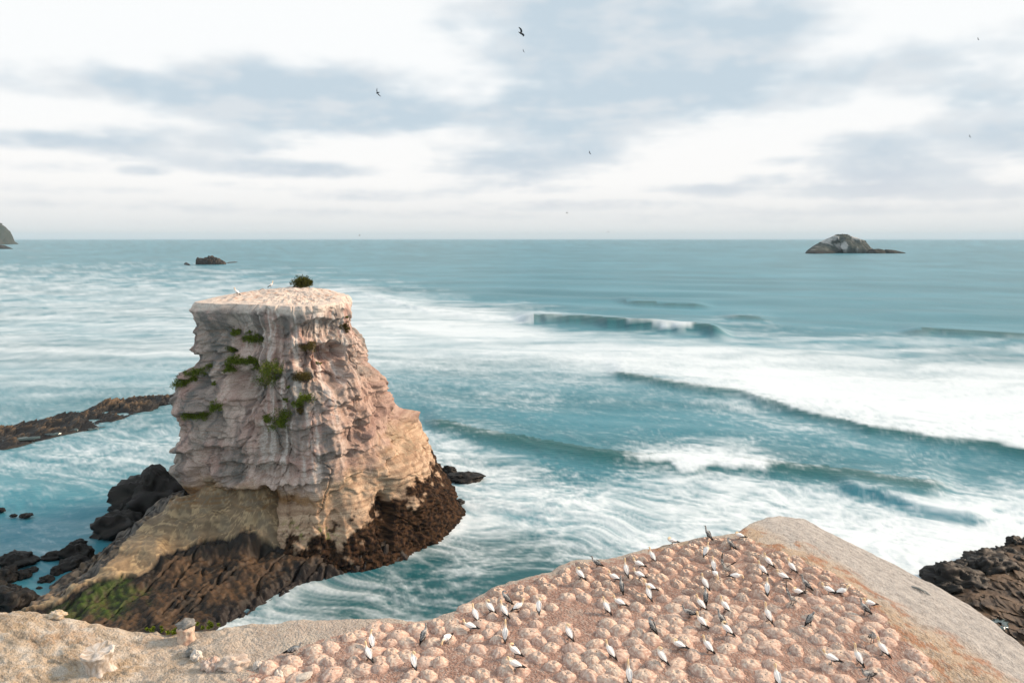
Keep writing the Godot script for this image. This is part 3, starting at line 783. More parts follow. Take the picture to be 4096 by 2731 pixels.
				y = 34.4 + 0.2 - 0.055 * b + 0.22 * minf(1.0, inner * 5.0) + 0.6 * smoothstep(0.0, 0.8, inner) + fine.get_noise_2d(a * 0.9, b * 0.9) * 0.35 * minf(1.0, inner * 6.0) + scal.get_noise_2d(a * 0.9, b * 0.9) * 0.25 * minf(1.0, inner * 4.0)
				if inner > 0.99:
					disp = 0.0
			if inner == 0.0:
				disp *= lerpf(1.0, 0.5, smoothstep(27.0, 31.5, h))
			r += disp
			var p := stack_point(r * ca, r * sa, y)
			var at := j * nt + i
			pos[at] = p - t0.position
			a = r * ca
			b = r * sa
			# ------- colour of the stone
			var n := patch.get_noise_3d(a, y, b)
			var m := mott.get_noise_3d(a, y * 1.6, b)
			var st := streak.get_noise_2d(arc * 0.62, h * 0.05 + n * 0.5)
			var c := Color(0.52, 0.36, 0.315).lerp(Color(0.75, 0.61, 0.54), clampf(0.45 + n * 1.1 + st * 0.9 + m * 0.25, 0.0, 1.0))
			# grey weathered beds in patches, and grey runs down the face
			var grey := Color(0.20, 0.225, 0.22).lerp(Color(0.43, 0.39, 0.35), clampf(0.4 + st * 1.2 + m * 0.3, 0.0, 1.0))
			c = c.lerp(grey, smoothstep(-0.06, 0.2, patch.get_noise_3d(a * 0.8 + 60.0, y * 0.6, b * 0.8) + m * 0.12) * 0.66)
			c = c.lerp(Color(0.165, 0.195, 0.195), smoothstep(0.08, 0.40, -st + n * 0.35) * 0.5 * smoothstep(33.0, 31.0, h) * upper)
			# white runs of guano
			c = c.lerp(Color(0.83, 0.79, 0.75), smoothstep(0.12, 0.42, st + n * 0.35) * 0.7 * smoothstep(9.0, 4.0, absf(a - 0.5)) * smoothstep(9.0, 14.0, h))
			# brown-pink beds to the right
			var pink := Color(0.40, 0.275, 0.235).lerp(Color(0.58, 0.43, 0.36), clampf(0.5 + band.get_noise_2d(bed * 1.1, 7.0 + arc * 0.03) * 1.4 + m * 0.3, 0.0, 1.0))
			c = c.lerp(pink, smoothstep(2.5, 7.5, a + n * 4.0) * smoothstep(27.0, 22.0, h + n * 5.0) * 0.9)
			# tan and ochre beds below
			var foot := smoothstep(11.5, 9.0, bed + n * 3.0 - smoothstep(2.0, 14.0, a) * 3.0)
			var sand := Color(0.43, 0.295, 0.20).lerp(Color(0.72, 0.54, 0.385), clampf(0.45 + band.get_noise_2d(bed * 1.5, 3.0 + arc * 0.03) * 1.3 + n * 0.6, 0.0, 1.0))
			sand = sand.lerp(Color(0.36, 0.30, 0.215), smoothstep(0.05, 0.35, m * 0.4 - n) * 0.7)
			c = c.lerp(sand, foot)
			c = c.lerp(Color(0.34, 0.19, 0.075), smoothstep(0.9, 0.3, absf(bed - 8.6 + n * 1.5)) * smoothstep(5.0, 0.0, a) * 0.75)
			c = c.lerp(Color(0.30, 0.17, 0.10), smoothstep(0.22, 0.45, band.get_noise_2d(bed * 4.2 + 20.0, arc * 0.035)) * 0.42 * smoothstep(33.0, 31.0, h))
			c = c.lerp(Color(0.42, 0.28, 0.21), smoothstep(0.05, 0.3, band.get_noise_2d(bed * 8.0 + 60.0, arc * 0.06)) * 0.4 * smoothstep(33.0, 31.0, h) * smoothstep(-0.1, 0.2, m + n))
			c = c.lerp(Color(0.13, 0.095, 0.075), smoothstep(0.022, 0.0, absf(crack.get_noise_2d(arc * 0.23 + n * 0.6, h * 0.05 + 40.0))) * 0.5 * smoothstep(32.0, 28.0, h))
			c = c.lerp(Color(0.22, 0.27, 0.06), smoothstep(0.2, 0.5, m + n) * smoothstep(3.0, 4.0, h) * smoothstep(6.0, 5.0, h) * smoothstep(-4.0, -2.0, a) * smoothstep(6.0, 3.0, a) * 0.7)
			# mussels and weed
			var tide := h + mussel.get_noise_3d(a, y, b) * 5.0 - smoothstep(3.0, 17.0, a) * 4.0 + 0.4 * m
			var wet := Color(0.014, 0.011, 0.009).lerp(Color(0.10, 0.056, 0.032), clampf(0.36 + m * 1.2, 0.0, 1.0))
			c = c.lerp(wet, smoothstep(4.4, 3.2, tide))
			if h > 33.0:
				# trodden top, guano white with rusty patches
				var topc := Color(0.80, 0.71, 0.635).lerp(Color(0.62, 0.42, 0.32), smoothstep(0.05, 0.45, m + n * 0.4) * (0.8 if inner > 0.12 else 0.25))
				c = c.lerp(topc, smoothstep(33.0, 34.0, h + n * 1.5))
			col[at] = c
			if sa > -0.2 and inner == 0.0:
				var cell := Vector2i(int(floor(a / 0.35)), int(floor(y / 0.35)))
				if not perch.has(cell) or perch[cell].z < b:
					perch[cell] = Vector3(a, y, b)
	put("cliff", sheet(pos, col, nt, ny, true, false), M["sandstone"], t0)
	stack_shelf(t0)


# the wave-cut shelf at the stack's foot that runs out towards the colony
func stack_shelf(t0: Node3D) -> void:
	# (across, towards the colony, height)
	var lie := [Vector3(-16.8, 3.7, 7.2), Vector3(-20, 6.7, 5.6), Vector3(-22.2, 10.6, 4.6), Vector3(-23.3, 15.6, 3.8), Vector3(-24.9, 17.5, 2.8), Vector3(-25.4, 4.6, 1.6), Vector3(-27.5, 8.4, 1.3), Vector3(-29.2, 12.9, 1.3), Vector3(-30.4, 16.1, 1.2), Vector3(-31, 19.3, 1.5),
		Vector3(-11.9, 5.6, 8.9), Vector3(-6.5, 7.5, 9.6), Vector3(-11.7, 9.3, 6.2), Vector3(-6.4, 11.9, 7.2), Vector3(-15.8, 9, 5.4), Vector3(-15.8, 6.3, 7.4), Vector3(-19, 12.9, 4.5), Vector3(-11.5, 12.8, 4), Vector3(-6.5, 13.5, 4.6), Vector3(-15.9, 13, 3.4),
		Vector3(-19.7, 17.4, 2.6), Vector3(-28.9, 20.1, 1.7), Vector3(-22, 21.6, 1.7), Vector3(-18.6, 20.5, 1.9), Vector3(-14.6, 18.9, 2.1), Vector3(-11, 15.5, 2.2), Vector3(-3.6, 15.6, 2.8), Vector3(0.7, 17.1, 2.4), Vector3(8, 16.3, 2.2), Vector3(-7.4, 24.3, 1.5),
		Vector3(-2.6, 21.3, 1.4), Vector3(2.7, 19.8, 1.3), Vector3(-10.7, 28.1, 1.5), Vector3(-14.2, 28.3, 1.7), Vector3(-18.8, 26.7, 1.6), Vector3(-24.3, 24.6, 1.4), Vector3(-12.1, 31, 1.4), Vector3(-16.7, 31.1, 1.3), Vector3(-22.4, 28.9, 1.1), Vector3(-29.4, 24, 1), Vector3(-5.8, 15.7, 2.1)]
	# outline at the water
	var shore := PackedVector2Array()
	for p in [Vector3(-21.4, -17.5, 1), Vector3(-24.2, -6, 1), Vector3(-26.8, 0.9, 0.5), Vector3(-28.9, 6, 0.5), Vector3(-30.6, 10.6, 0.5), Vector3(-32.4, 17.4, 0.5), Vector3(-33, 22.9, 1), Vector3(-30.8, 29.2, 0.5), Vector3(-17, 35.7, 0.5), Vector3(-10.5, 31.7, 0), Vector3(-8.6, 27.7, 0), Vector3(-6.7, 26, 0),
			Vector3(-4.6, 24.8, 0), Vector3(-2.6, 22.8, 0), Vector3(-0.6, 21.1, 0), Vector3(4.8, 20.4, 0), Vector3(12.9, 18.5, 0), Vector3(15.4, 10.7, 0), Vector3(-7.9, -31.8, 0)]:
		shore.append(Vector2(p.x, p.y))
	var border := []                   # lower border of the bare tan slab
	for p in [Vector3(-27.5, 20.4, 2), Vector3(-24.9, 18.1, 2.5), Vector3(-19.7, 17.6, 2.6), Vector3(-18.1, 15.5, 2.9), Vector3(-15.9, 13, 3.3), Vector3(-11.5, 12.7, 3.9), Vector3(-6.5, 13.6, 4.5)]:
		border.append(Vector2(p.x, p.y))
	border.append(Vector2(-3.0, border[-1].y + 1.5))
	var crest := []                    # upper border of the slab; slaty rock falls from it to the boulders
	for p in [Vector3(-30.7, 20, 1.5), Vector3(-24.9, 17.7, 2.8), Vector3(-23.2, 15.9, 3.8), Vector3(-22.1, 10.9, 4.6), Vector3(-19.9, 7, 5.6), Vector3(-16.8, 4.1, 7.2)]:
		crest.append(Vector2(p.x, p.y))
	var nx := 400
	var ny := 265
	var rock := simplex(0.28, 4, 131)
	var knob := cells(0.45, 132, FastNoiseLite.RETURN_DISTANCE)
	var groove := simplex(1.0, 3, 133)
	var net := cells(0.42, 134, FastNoiseLite.RETURN_DISTANCE2_SUB)
	var mott := simplex(0.9, 4, 135)
	var patch := simplex(0.2, 3, 136)
	var ply := simplex(1.0, 2, 137)
	var alga := Vector3(-22.6, 21, 2)
	var pos := PackedVector3Array()
	var col := PackedColorArray()
	pos.resize(nx * ny)
	col.resize(nx * ny)
	for j in ny:
		var b := lerpf(1.0, 36.0, float(j) / (ny - 1))
		for i in nx:
			var a := lerpf(-40.0, 14.0, float(i) / (nx - 1))
			var sum := 0.0
			var total := 0.0
			for p: Vector3 in lie:
				var q := (p.x - a) * (p.x - a) + (p.y - b) * (p.y - b) + 0.6
				var w := 1.0 / (q * q)
				sum += w * p.z
				total += w
			var h := sum / total
			var at := Vector2(a, b)
			var n := rock.get_noise_2d(a, b)
			var inside := Geometry2D.is_point_in_polygon(at + Vector2(n, mott.get_noise_2d(a, b)) * 0.8, shore)
			var far := 99.0
			for k in shore.size():
				far = minf(far, Geometry2D.get_closest_point_to_segment(at, shore[k], shore[(k + 1) % shore.size()]).distance_to(at))
			if inside:
				h *= smoothstep(-0.5, 2.2, far + n)
				h -= 0.35 * smoothstep(2.0, 0.0, far)
			else:
				h = lerpf(-0.2, -3.0, smoothstep(0.0, 2.5, far))
			var m := mott.get_noise_2d(a, b)
			var bare := b - table_at(border, a) - n * 0.9
			var back := b - table_at(crest, a) + m * 0.9
			var slab := smoothstep(0.12, -0.12, bare + 0.25 * m) * smoothstep(-2.0, -4.5, a) * smoothstep(-0.3, 0.2, back)
			# grooves run down the shelf, knobs cover it
			h += (1.0 - slab) * (n * 0.4 + (knob.get_noise_2d(a, b) + 0.4) * 0.35 + (knob.get_noise_2d(a * 2.9, b * 2.9) + 0.4) * 0.24 + m * 0.3 - 0.7 * smoothstep(0.07, 0.0, absf(groove.get_noise_2d(a * 0.16 + b * 0.10, b * 0.03 - a * 0.02))))
			h += slab * (n * 0.14 + 0.10 * m + 0.40 + 0.12 * ply.get_noise_2d(h * 2.2 + n, a * 0.02))
			pos[j * nx + i] = stack_point(a, b, h) - t0.position
			var p3 := patch.get_noise_2d(a, b)
			var weed := Color(0.018, 0.014, 0.011).lerp(Color(0.125, 0.075, 0.04), clampf(0.42 + p3 * 1.1 + m * 0.8, 0.0, 1.0))
			weed = weed.lerp(Color(0.009, 0.009, 0.008), smoothstep(2.8, 0.6, bare + n) * 0.95)
			weed = weed.lerp(Color(0.012, 0.010, 0.009), smoothstep(3.6, 1.0, far + m))
			var green := smoothstep(4.0, 2.4, Vector2((a - alga.x) * 0.75, b - alga.y).length() + n * 2.0 + m * 1.5)
			weed = weed.lerp(Color(0.06, 0.115, 0.01), green * clampf(0.55 + m, 0.0, 1.0))
			var tan_ := Color(0.25, 0.185, 0.115).lerp(Color(0.52, 0.385, 0.23), clampf(0.25 + m * 0.5 + ply.get_noise_2d(h * 2.0 + 30.0 + n * 0.6, a * 0.03) * 0.7, 0.0, 1.0))
			# pale veins in a net across the slab
			tan_ = tan_.lerp(Color(0.72, 0.55, 0.32), smoothstep(-0.80, -0.95, net.get_noise_2d(a * 1.1 + n * 3.0 + m, b * 2.2 + m * 1.4 + n)) * 0.8 * smoothstep(-0.3, 0.0, p3 + 0.12))
			tan_ = tan_.lerp(Color(0.29, 0.25, 0.18), smoothstep(0.0, 0.3, p3 - m * 0.2) * 0.5)
			tan_ = tan_.lerp(Color(0.33, 0.185, 0.075), smoothstep(0.05, 0.3, ply.get_noise_2d(h * 5.0 + 11.0, a * 0.05)) * smoothstep(6.6, 7.6, h + n * 0.6) * 0.8)
			var slate := Color(0.15, 0.14, 0.125).lerp(Color(0.34, 0.25, 0.165), clampf(0.25 + p3 * 1.3 + smoothstep(-25.0, -30.0, a) * 0.5, 0.0, 1.0))
			slate = slate.lerp(Color(0.025, 0.025, 0.024), smoothstep(-0.72, -0.9, net.get_noise_2d(a * 2.2 + m, b * 1.5)) * 0.85)
			weed = weed.lerp(slate, smoothstep(0.3, -0.2, back) * smoothstep(-16.0, -18.0, a))
			col[j * nx + i] = weed.lerp(tan_, slab)
	put("wave_cut_shelf", sheet(pos, col, nx, ny), M["shore_rock"], t0)


# ---------------------------------------------------------------- plants on the stack
func leaf_clump(radius: Vector3, leaves: int, size: float, dark: Color, light: Color, seed_: int, hang: float) -> ArrayMesh:
	var r := RandomNumberGenerator.new()
	r.seed = seed_
	var st := SurfaceTool.new()
	st.begin(Mesh.PRIMITIVE_TRIANGLES)
	var tufts := []
	for k in maxi(5, leaves / 45):
		var d := Vector3(r.randfn(0, 0.5), r.randfn(0.1, 0.4), r.randfn(0.1, 0.5)).limit_length(1.0)
		tufts.append([Vector3(d.x * radius.x, d.y * radius.y - hang * d.x * d.x * radius.y, d.z * radius.z), r.randf_range(0.28, 0.5), r.randf_range(0.0, 1.0)])
	for k in leaves:
		var t: Array = tufts[r.randi() % tufts.size()]
		var d := Vector3(r.randfn(), r.randfn(), r.randfn()).normalized() * pow(r.randf(), 0.4)
		var c: Vector3 = t[0] + d * t[1] * minf(radius.x, minf(radius.y * 1.6, radius.z * 1.4))
		var out := (d + Vector3(0, 0.5, 0.2)).normalized()
		var side := out.cross(Vector3(r.randfn(), r.randfn(), r.randfn())).normalized()
		var s := size * r.randf_range(0.6, 1.3)
		var n := out.cross(side)
		var shade := dark.lerp(light, clampf(r.randf(), 0.0, 1.0))
		st.set_color(shade)
		for q in [c - out * s, c + side * s * 0.45, c + out * s, c - out * s, c + out * s, c - side * s * 0.45]:
			st.set_normal(n)
			st.add_vertex(q)
	return st.commit()


func stem_mesh(radius: Vector3, seed_: int) -> ArrayMesh:
	var r := RandomNumberGenerator.new()
	r.seed = seed_
	var st := SurfaceTool.new()
	st.begin(Mesh.PRIMITIVE_TRIANGLES)
	for k in 9:
		var tip := Vector3(r.randf_range(-1, 1) * radius.x, r.randf_range(-0.2, 1.0) * radius.y, r.randf_range(-0.3, 1.0) * radius.z) * 1.08
		var foot := Vector3(r.randf_range(-0.3, 0.3) * radius.x, -radius.y * 0.8, 0)
		var w := 0.03
		for q in 4:
			var d0 := Vector3(cos(q * PI / 2), 0, sin(q * PI / 2)) * w
			var d1 := Vector3(cos((q + 1) * PI / 2), 0, sin((q + 1) * PI / 2)) * w
			for v in [foot + d0, tip, foot + d1]:
				st.add_vertex(v)
	st.generate_normals()
	return st.commit()


func perch_at(a: float, y: float) -> Vector3:
	for ring in 6:
		for dy in range(-ring, ring + 1):
			for dx in range(-ring, ring + 1):
				var cell := Vector2i(int(floor(a / 0.35)) + dx, int(floor(y / 0.35)) + dy)
				if perch.has(cell):
					return perch[cell]
	return Vector3(a, y, 10.0)


func build_plants() -> void:
	# (across, height) on the face, width and height, kind, label
	var spots := [
		[Vector2(-8.0, 30.1), 1.12, 0.86, 0, "small green cushion plant below the overhanging rim of the stack"],
		[Vector2(-5.5, 29.7), 2.75, 0.98, 0, "wide green cushion plant hanging under the topmost pair on the stack face"],
		[Vector2(-6.2, 30.4), 1.12, 0.45, 0, "thin flat green plant just above the widest upper cushion"],
		[Vector2(-8.5, 27.9), 1.59, 1.06, 0, "round green tuft spilling over a pale ledge in mid face"],
		[Vector2(-8.1, 26.7), 2.14, 1.06, 0, "green cushion at the start of the long ledge of plants"],
		[Vector2(-6.4, 26.6), 2.45, 0.82, 0, "low spread of green on the middle of the long ledge"],
		[Vector2(-3.6, 26.1), 2.35, 1.63, 0, "thick green cushion at the lower end of the long ledge"],
		[Vector2(-3.6, 24.3), 3.37, 1.73, 1, "largest round green bush growing on the stack face"],
		[Vector2(-9.3, 25.5), 1.39, 1.02, 0, "small green clump on the ledge between two wide patches"],
		[Vector2(-13.2, 25.1), 3.37, 0.98, 0, "broken strip of green along the ledge of the grey side"],
		[Vector2(-11.8, 25.8), 1.06, 0.61, 0, "little green tuft above the strip on the grey side"],
		[Vector2(-15.1, 23.2), 2.35, 1.18, 0, "yellowish green patch at the outer edge of the grey side"],
		[Vector2(-13.8, 23.9), 1.53, 0.53, 0, "flat green sprig over the yellowish patch"],
		[Vector2(-11.0, 23.5), 0.86, 0.45, 0, "tiny dark green sprig under a ledge of the grey side"],
		[Vector2(-11.2, 20.5), 1.47, 1.06, 0, "round green tuft at the top of a slanting ledge"],
		[Vector2(-12.9, 19.5), 1.88, 1.26, 0, "full green cushion in the middle of the slanting ledge"],
		[Vector2(-14.6, 19.1), 2.04, 0.86, 0, "low green cushion at the bottom of the slanting ledge"],
		[Vector2(0.7, 21.7), 1.88, 1.06, 0, "bright green cushion high on the white stained slope"],
		[Vector2(-0.1, 21.0), 1.26, 0.86, 0, "olive tuft just under the bright cushion on white stains"],
		[Vector2(-2.2, 19.5), 2.75, 1.53, 1, "large ragged green plant on the white stained slope"],
		[Vector2(-2.7, 18.4), 2.24, 1.22, 1, "trailing lower half of the ragged plants on the white slope"],
		[Vector2(-4.3, 19.0), 1.35, 0.94, 0, "small green tuft beside the large ragged plant"],
		[Vector2(-2.1, 21.4), 0.86, 0.35, 0, "thin green line of leaves on a bare buff ledge"],
		[Vector2(6.4, 30.7), 1.26, 1.35, 2, "dark olive plant near the sunny edge of the stack"],
		[Vector2(1.3, 28.5), 1.51, 1.26, 2, "brown and green hanging plant on the knob in mid face"],
		[Vector2(0.1, 24.7), 1.75, 1.22, 2, "brownish plant on a rounded knob beside the largest bush"],
		[Vector2(-1.7, 23.8), 0.65, 0.49, 0, "tiny round tuft next to the largest bush"],
		[Vector2(-5.3, 25.9), 0.94, 0.57, 0, "small green tuft below the low spread on the long ledge"],
		[Vector2(6.8, 31.9), 0.41, 0.37, 0, "smallest green sprig close under the rim at the sunny edge"],
		[Vector2(-0.1, 20.1), 0.90, 0.86, 2, "brown dry tuft on an orange knob below the bright cushion"],
		[Vector2(2.7, 26.2), 0.73, 0.45, 0, "sparse green sprig on the pink ledge by the grey hollow"],
	]
	var k := 0
	for s in spots:
		var p := perch_at(s[0].x, s[0].y)
		var w: float = s[1] * 1.25
		var h: float = s[2] * 1.3
		var dark := Color(0.04, 0.062, 0.01)
		var light := Color(0.19, 0.245, 0.025)
		if s[3] == 2:
			dark = Color(0.06, 0.04, 0.018)
			light = Color(0.15, 0.125, 0.035)
		var t := thing("cliff_plant", s[4], "plant", stack_point(p.x, p.z - 0.1, p.y), "plants growing on the stack face")
		t.rotation.y = -STACK_AT[2]
		var rad := Vector3(w * 0.5, h * 0.5, minf(w, h * 1.5) * 0.42 + 0.1)
		put("foliage", leaf_clump(rad, int(clampf(w * h * 700.0, 160, 2600)), 0.095, dark, light, 900 + k, 0.25), M["leaves"], t)
		put("stem", stem_mesh(rad * 0.8, 950 + k), M["wood"], t)
		k += 1
	var a := Vector3(0.8, -12.1, 35.4)
	var bush := thing("round_bush", "dark round bush on the back rim of the flat stack top", "bush", stack_point(1.0, -8.2, 36.1))
	bush.rotation.y = -STACK_AT[2]
	put("foliage", leaf_clump(Vector3(1.4, 0.9, 1.15), 4600, 0.12, Color(0.03, 0.034, 0.012), Color(0.125, 0.13, 0.022), 77, 0.1), M["leaves"], bush)
	put("stem", stem_mesh(Vector3(1.7, 0.9, 1.2), 78), M["wood"], bush)


# ---------------------------------------------------------------- nests
var nest_at := []                      # [position, radius, height]


func nest_height(r: float) -> float:
	# a low cone with a rounded, slightly dished top
	if r > 1.0:
		return 0.0
	return pow(1.0 - r * r, 1.6) - 0.15 * smoothstep(0.36, 0.0, r)


func nest_mesh(seed_: int) -> ArrayMesh:
	var r := RandomNumberGenerator.new()
	r.seed = seed_
	var lump := simplex(2.6, 3, seed_)
	var spot := simplex(4.5, 3, seed_ + 50)
	var nx := 26
	var ny := 13
	var pos := PackedVector3Array()
	var col := PackedColorArray()
	var cream := Color(0.86, 0.73, 0.61).lerp(Color(0.83, 0.63, 0.53), r.randf())
	var pinkish := Color(0.62, 0.41, 0.31)
	var long := r.randf_range(0.82, 1.22)
	var dish := r.randf_range(-0.05, 0.38)
	for j in ny:
		var q := float(j) / (ny - 1)
		for i in nx:
			var t := TAU * i / nx
			var wob := 1.0 + 0.28 * lump.get_noise_3d(cos(t), sin(t), 3.0)
			var x := q * cos(t) * wob * long
			var z := q * sin(t) * wob / long
			var n := lump.get_noise_3d(x * 1.3, q, z * 1.3)
			var y := nest_height(q) - dish * smoothstep(0.4, 0.0, q) + n * 0.2 * (1.0 - q * 0.6)
			if j == ny - 1:
				y = -0.35
			pos.append(Vector3(x, y, z))
			var s := spot.get_noise_3d(x, q * 0.6, z)
			var c := cream.lerp(pinkish, clampf(0.25 + s * 1.4 + n * 0.7, 0.0, 1.0))
			c = c.lerp(Color(0.56, 0.375, 0.31), smoothstep(0.42, 1.0, q + s * 0.85))
			c = c.lerp(Color(0.82, 0.77, 0.70), smoothstep(0.25, 0.5, -s) * 0.6)
			col.append(c)
	return sheet(pos, col, nx, ny, true, false)


func build_nests() -> void:
	var bare := [[Vector2(3.68, -30.83), 1.5, 0.9], [Vector2(3.1, -30.51), 1.3, 0.8], [Vector2(6.41, -39.86), 1.0, 0.7], [Vector2(12.22, -40.03), 0.7, 0.8]]
	var spread := simplex(0.25, 2, 71)
	for row in 34:
		for k in 44:
			var x := -13.0 + k * 0.98 + (0.49 if row % 2 else 0.0) + rng.randf_range(-0.26, 0.26)
			var z := -23.4 - row * 0.73 + rng.randf_range(-0.2, 0.2)
			x += spread.get_noise_2d(x, z) * 0.5
			z += spread.get_noise_2d(x + 50.0, z) * 0.45
			var p := Vector2(x, z)
			if not Geometry2D.is_point_in_polygon(p, colony):
				continue
			var skip := rng.randf() < 0.03
			for b in bare:
				if Vector2((x - b[0].x) / b[1], (z - b[0].y) / b[2]).length() < 1.0:
					skip = true
			if not skip:
				nest_at.append([Vector3(x, ground(x, z), z), rng.randf_range(0.36, 0.58), rng.randf_range(0.17, 0.30), rng.randf() * TAU, rng.randi() % 10])
	nest_at.sort_custom(func(p, q): return p[0].z > q[0].z)
	var shapes := []
	for k in 10:
		shapes.append(nest_mesh(700 + k * 7))
	var rest := SurfaceTool.new()
	rest.begin(Mesh.PRIMITIVE_TRIANGLES)
	var proto: MeshInstance3D = null
	var made := 0
	for n in nest_at:
		var where := Transform3D(Basis(Vector3.UP, n[3]).scaled_local(Vector3(n[1], n[2], n[1])), n[0] + Vector3(0, -0.02, 0))
		# a nest wholly below the picture is not needed
		if made < 300:
			var o: MeshInstance3D
			if proto == null:
				proto = put("nest_mound", shapes[n[4]], M["guano"])
				tag(proto, "low weathered guano nest mound, one of the many in the gannet colony", "nest", "nest mounds of the gannet colony")
				o = proto
			else:
				o = proto.duplicate()
				o.name = numbered("nest_mound")
				o.mesh = shapes[n[4]]
				add_child(o, true)
			o.transform = where
			made += 1
		else:
			rest.append_from(shapes[n[4]], 0, where)
	if made >= 300 and nest_at.size() > 300:
		var far := put("far_nest_mounds", rest.commit(), M["guano"])
		far.set_meta("kind", "stuff")
		far.set_meta("label", "pinkish guano nest mounds packed along the far rim of the colony")


func stand_height(x: float, z: float) -> float:
	var y := ground(x, z)
	for n in nest_at:
		var d: float = Vector2(x - n[0].x, z - n[0].z).length() / n[1]
		if d < 1.0:
			y = maxf(y, n[0].y - 0.02 + n[2] * nest_height(d))
	return y


# ---------------------------------------------------------------- gannets
# a smooth skin swept along a bent line: points, half height and half width at each, colour at each
func sweep(points: Array, tall: Array, broad: Array, colors: Array, sides := 12, steps := 4, speckle := 0.0, seed_ := 1) -> ArrayMesh:
	var r := RandomNumberGenerator.new()
	r.seed = seed_
	var c := Curve3D.new()
	for k in points.size():
		var a: Vector3 = points[maxi(k - 1, 0)]
		var b: Vector3 = points[mini(k + 1, points.size() - 1)]
		var t := (b - a) / 6.0
		c.add_point(points[k], -t, t)
	var pos := PackedVector3Array()
	var col := PackedColorArray()
	var n := (points.size() - 1) * steps + 1
	var last_side := Vector3(0, 0, 1)
	for j in n:
		var f := float(j) / steps
		var k := mini(int(f), points.size() - 2)
		var u := f - k
		var p := c.sample(k, u)
		var d := (c.sample(k, minf(u + 0.05, 1.0)) - c.sample(k, maxf(u - 0.05, 0.0))).normalized()
		var side := (last_side - d * last_side.dot(d)).normalized()
		last_side = side
		var up := side.cross(d)
		var s := smoothstep(0.0, 1.0, u)
		var ty := lerpf(tall[k], tall[k + 1], s)
		var tz := lerpf(broad[k], broad[k + 1], s)
		if j == 0 or j == n - 1:
			ty *= 0.25
			tz *= 0.25
		for i in sides:
			var a := TAU * i / sides
			pos.append(p + up * (cos(a) * ty) + side * (sin(a) * tz))
			var q: Color = colors[k].lerp(colors[k + 1], s)
			if speckle > 0.0 and r.randf() < speckle:
				q = q.lerp(Color(0.55, 0.55, 0.53), r.randf_range(0.3, 0.9))
			col.append(q)
	var ends := PackedVector3Array()
	for j in [0, n - 1]:
		var mid := Vector3.ZERO
		for i in sides:
			mid += pos[j * sides + i] / sides
		ends.append(mid)
	var all := PackedVector3Array()
	var allc := PackedColorArray()
	for i in sides:
		all.append(ends[0])
		allc.append(col[i])
	all.append_array(pos)
	allc.append_array(col)
	for i in sides:
		all.append(ends[1])
		allc.append(col[(n - 1) * sides + i])
	return sheet(all, allc, sides, n + 2, true, true)


# pose: tilt of the trunk in degrees, then the neck and head as steps from the base of the neck, the bill's direction, wings
const POSES := {
	"upright": {"tilt": 37.0, "neck": [Vector3(0.035, 0.09, 0), Vector3(0.05, 0.19, 0), Vector3(0.085, 0.265, 0)], "bill": Vector3(1, -0.08, 0), "high": 0.40},
	"stretched": {"tilt": 50.0, "neck": [Vector3(0.03, 0.12, 0), Vector3(0.04, 0.25, 0), Vector3(0.07, 0.35, 0)], "bill": Vector3(0.8, 0.5, 0), "high": 0.43},
	"turned": {"tilt": 36.0, "neck": [Vector3(0.035, 0.09, 0), Vector3(0.05, 0.18, 0.01), Vector3(0.06, 0.25, 0.05)], "bill": Vector3(0.2, -0.05, 1), "high": 0.39},
	"relaxed": {"tilt": 10.0, "neck": [Vector3(0.07, 0.07, 0), Vector3(0.085, 0.16, 0), Vector3(0.125, 0.215, 0)], "bill": Vector3(1, -0.15, 0), "high": 0.33},
	"preening": {"tilt": 32.0, "neck": [Vector3(0.05, 0.08, 0.02), Vector3(0.015, 0.155, 0.06), Vector3(-0.07, 0.13, 0.10)], "bill": Vector3(-0.8, -0.5, 0.1), "high": 0.38},
	"sleeping": {"tilt": 12.0, "neck": [Vector3(0.03, 0.075, 0.01), Vector3(-0.03, 0.115, 0.05), Vector3(-0.10, 0.09, 0.09)], "bill": Vector3(-1, -0.25, 0.1), "high": 0.27},
	"bowing": {"tilt": 2.0, "neck": [Vector3(0.10, 0.01, 0), Vector3(0.17, -0.07, 0), Vector3(0.20, -0.15, 0)], "bill": Vector3(0.3, -1, 0), "high": 0.34},
	"flapping": {"tilt": 30.0, "neck": [Vector3(0.05, 0.09, 0), Vector3(0.07, 0.18, 0), Vector3(0.11, 0.24, 0)], "bill": Vector3(1, -0.1, 0), "high": 0.36, "open": true},
}
var gannet_kinds := {}


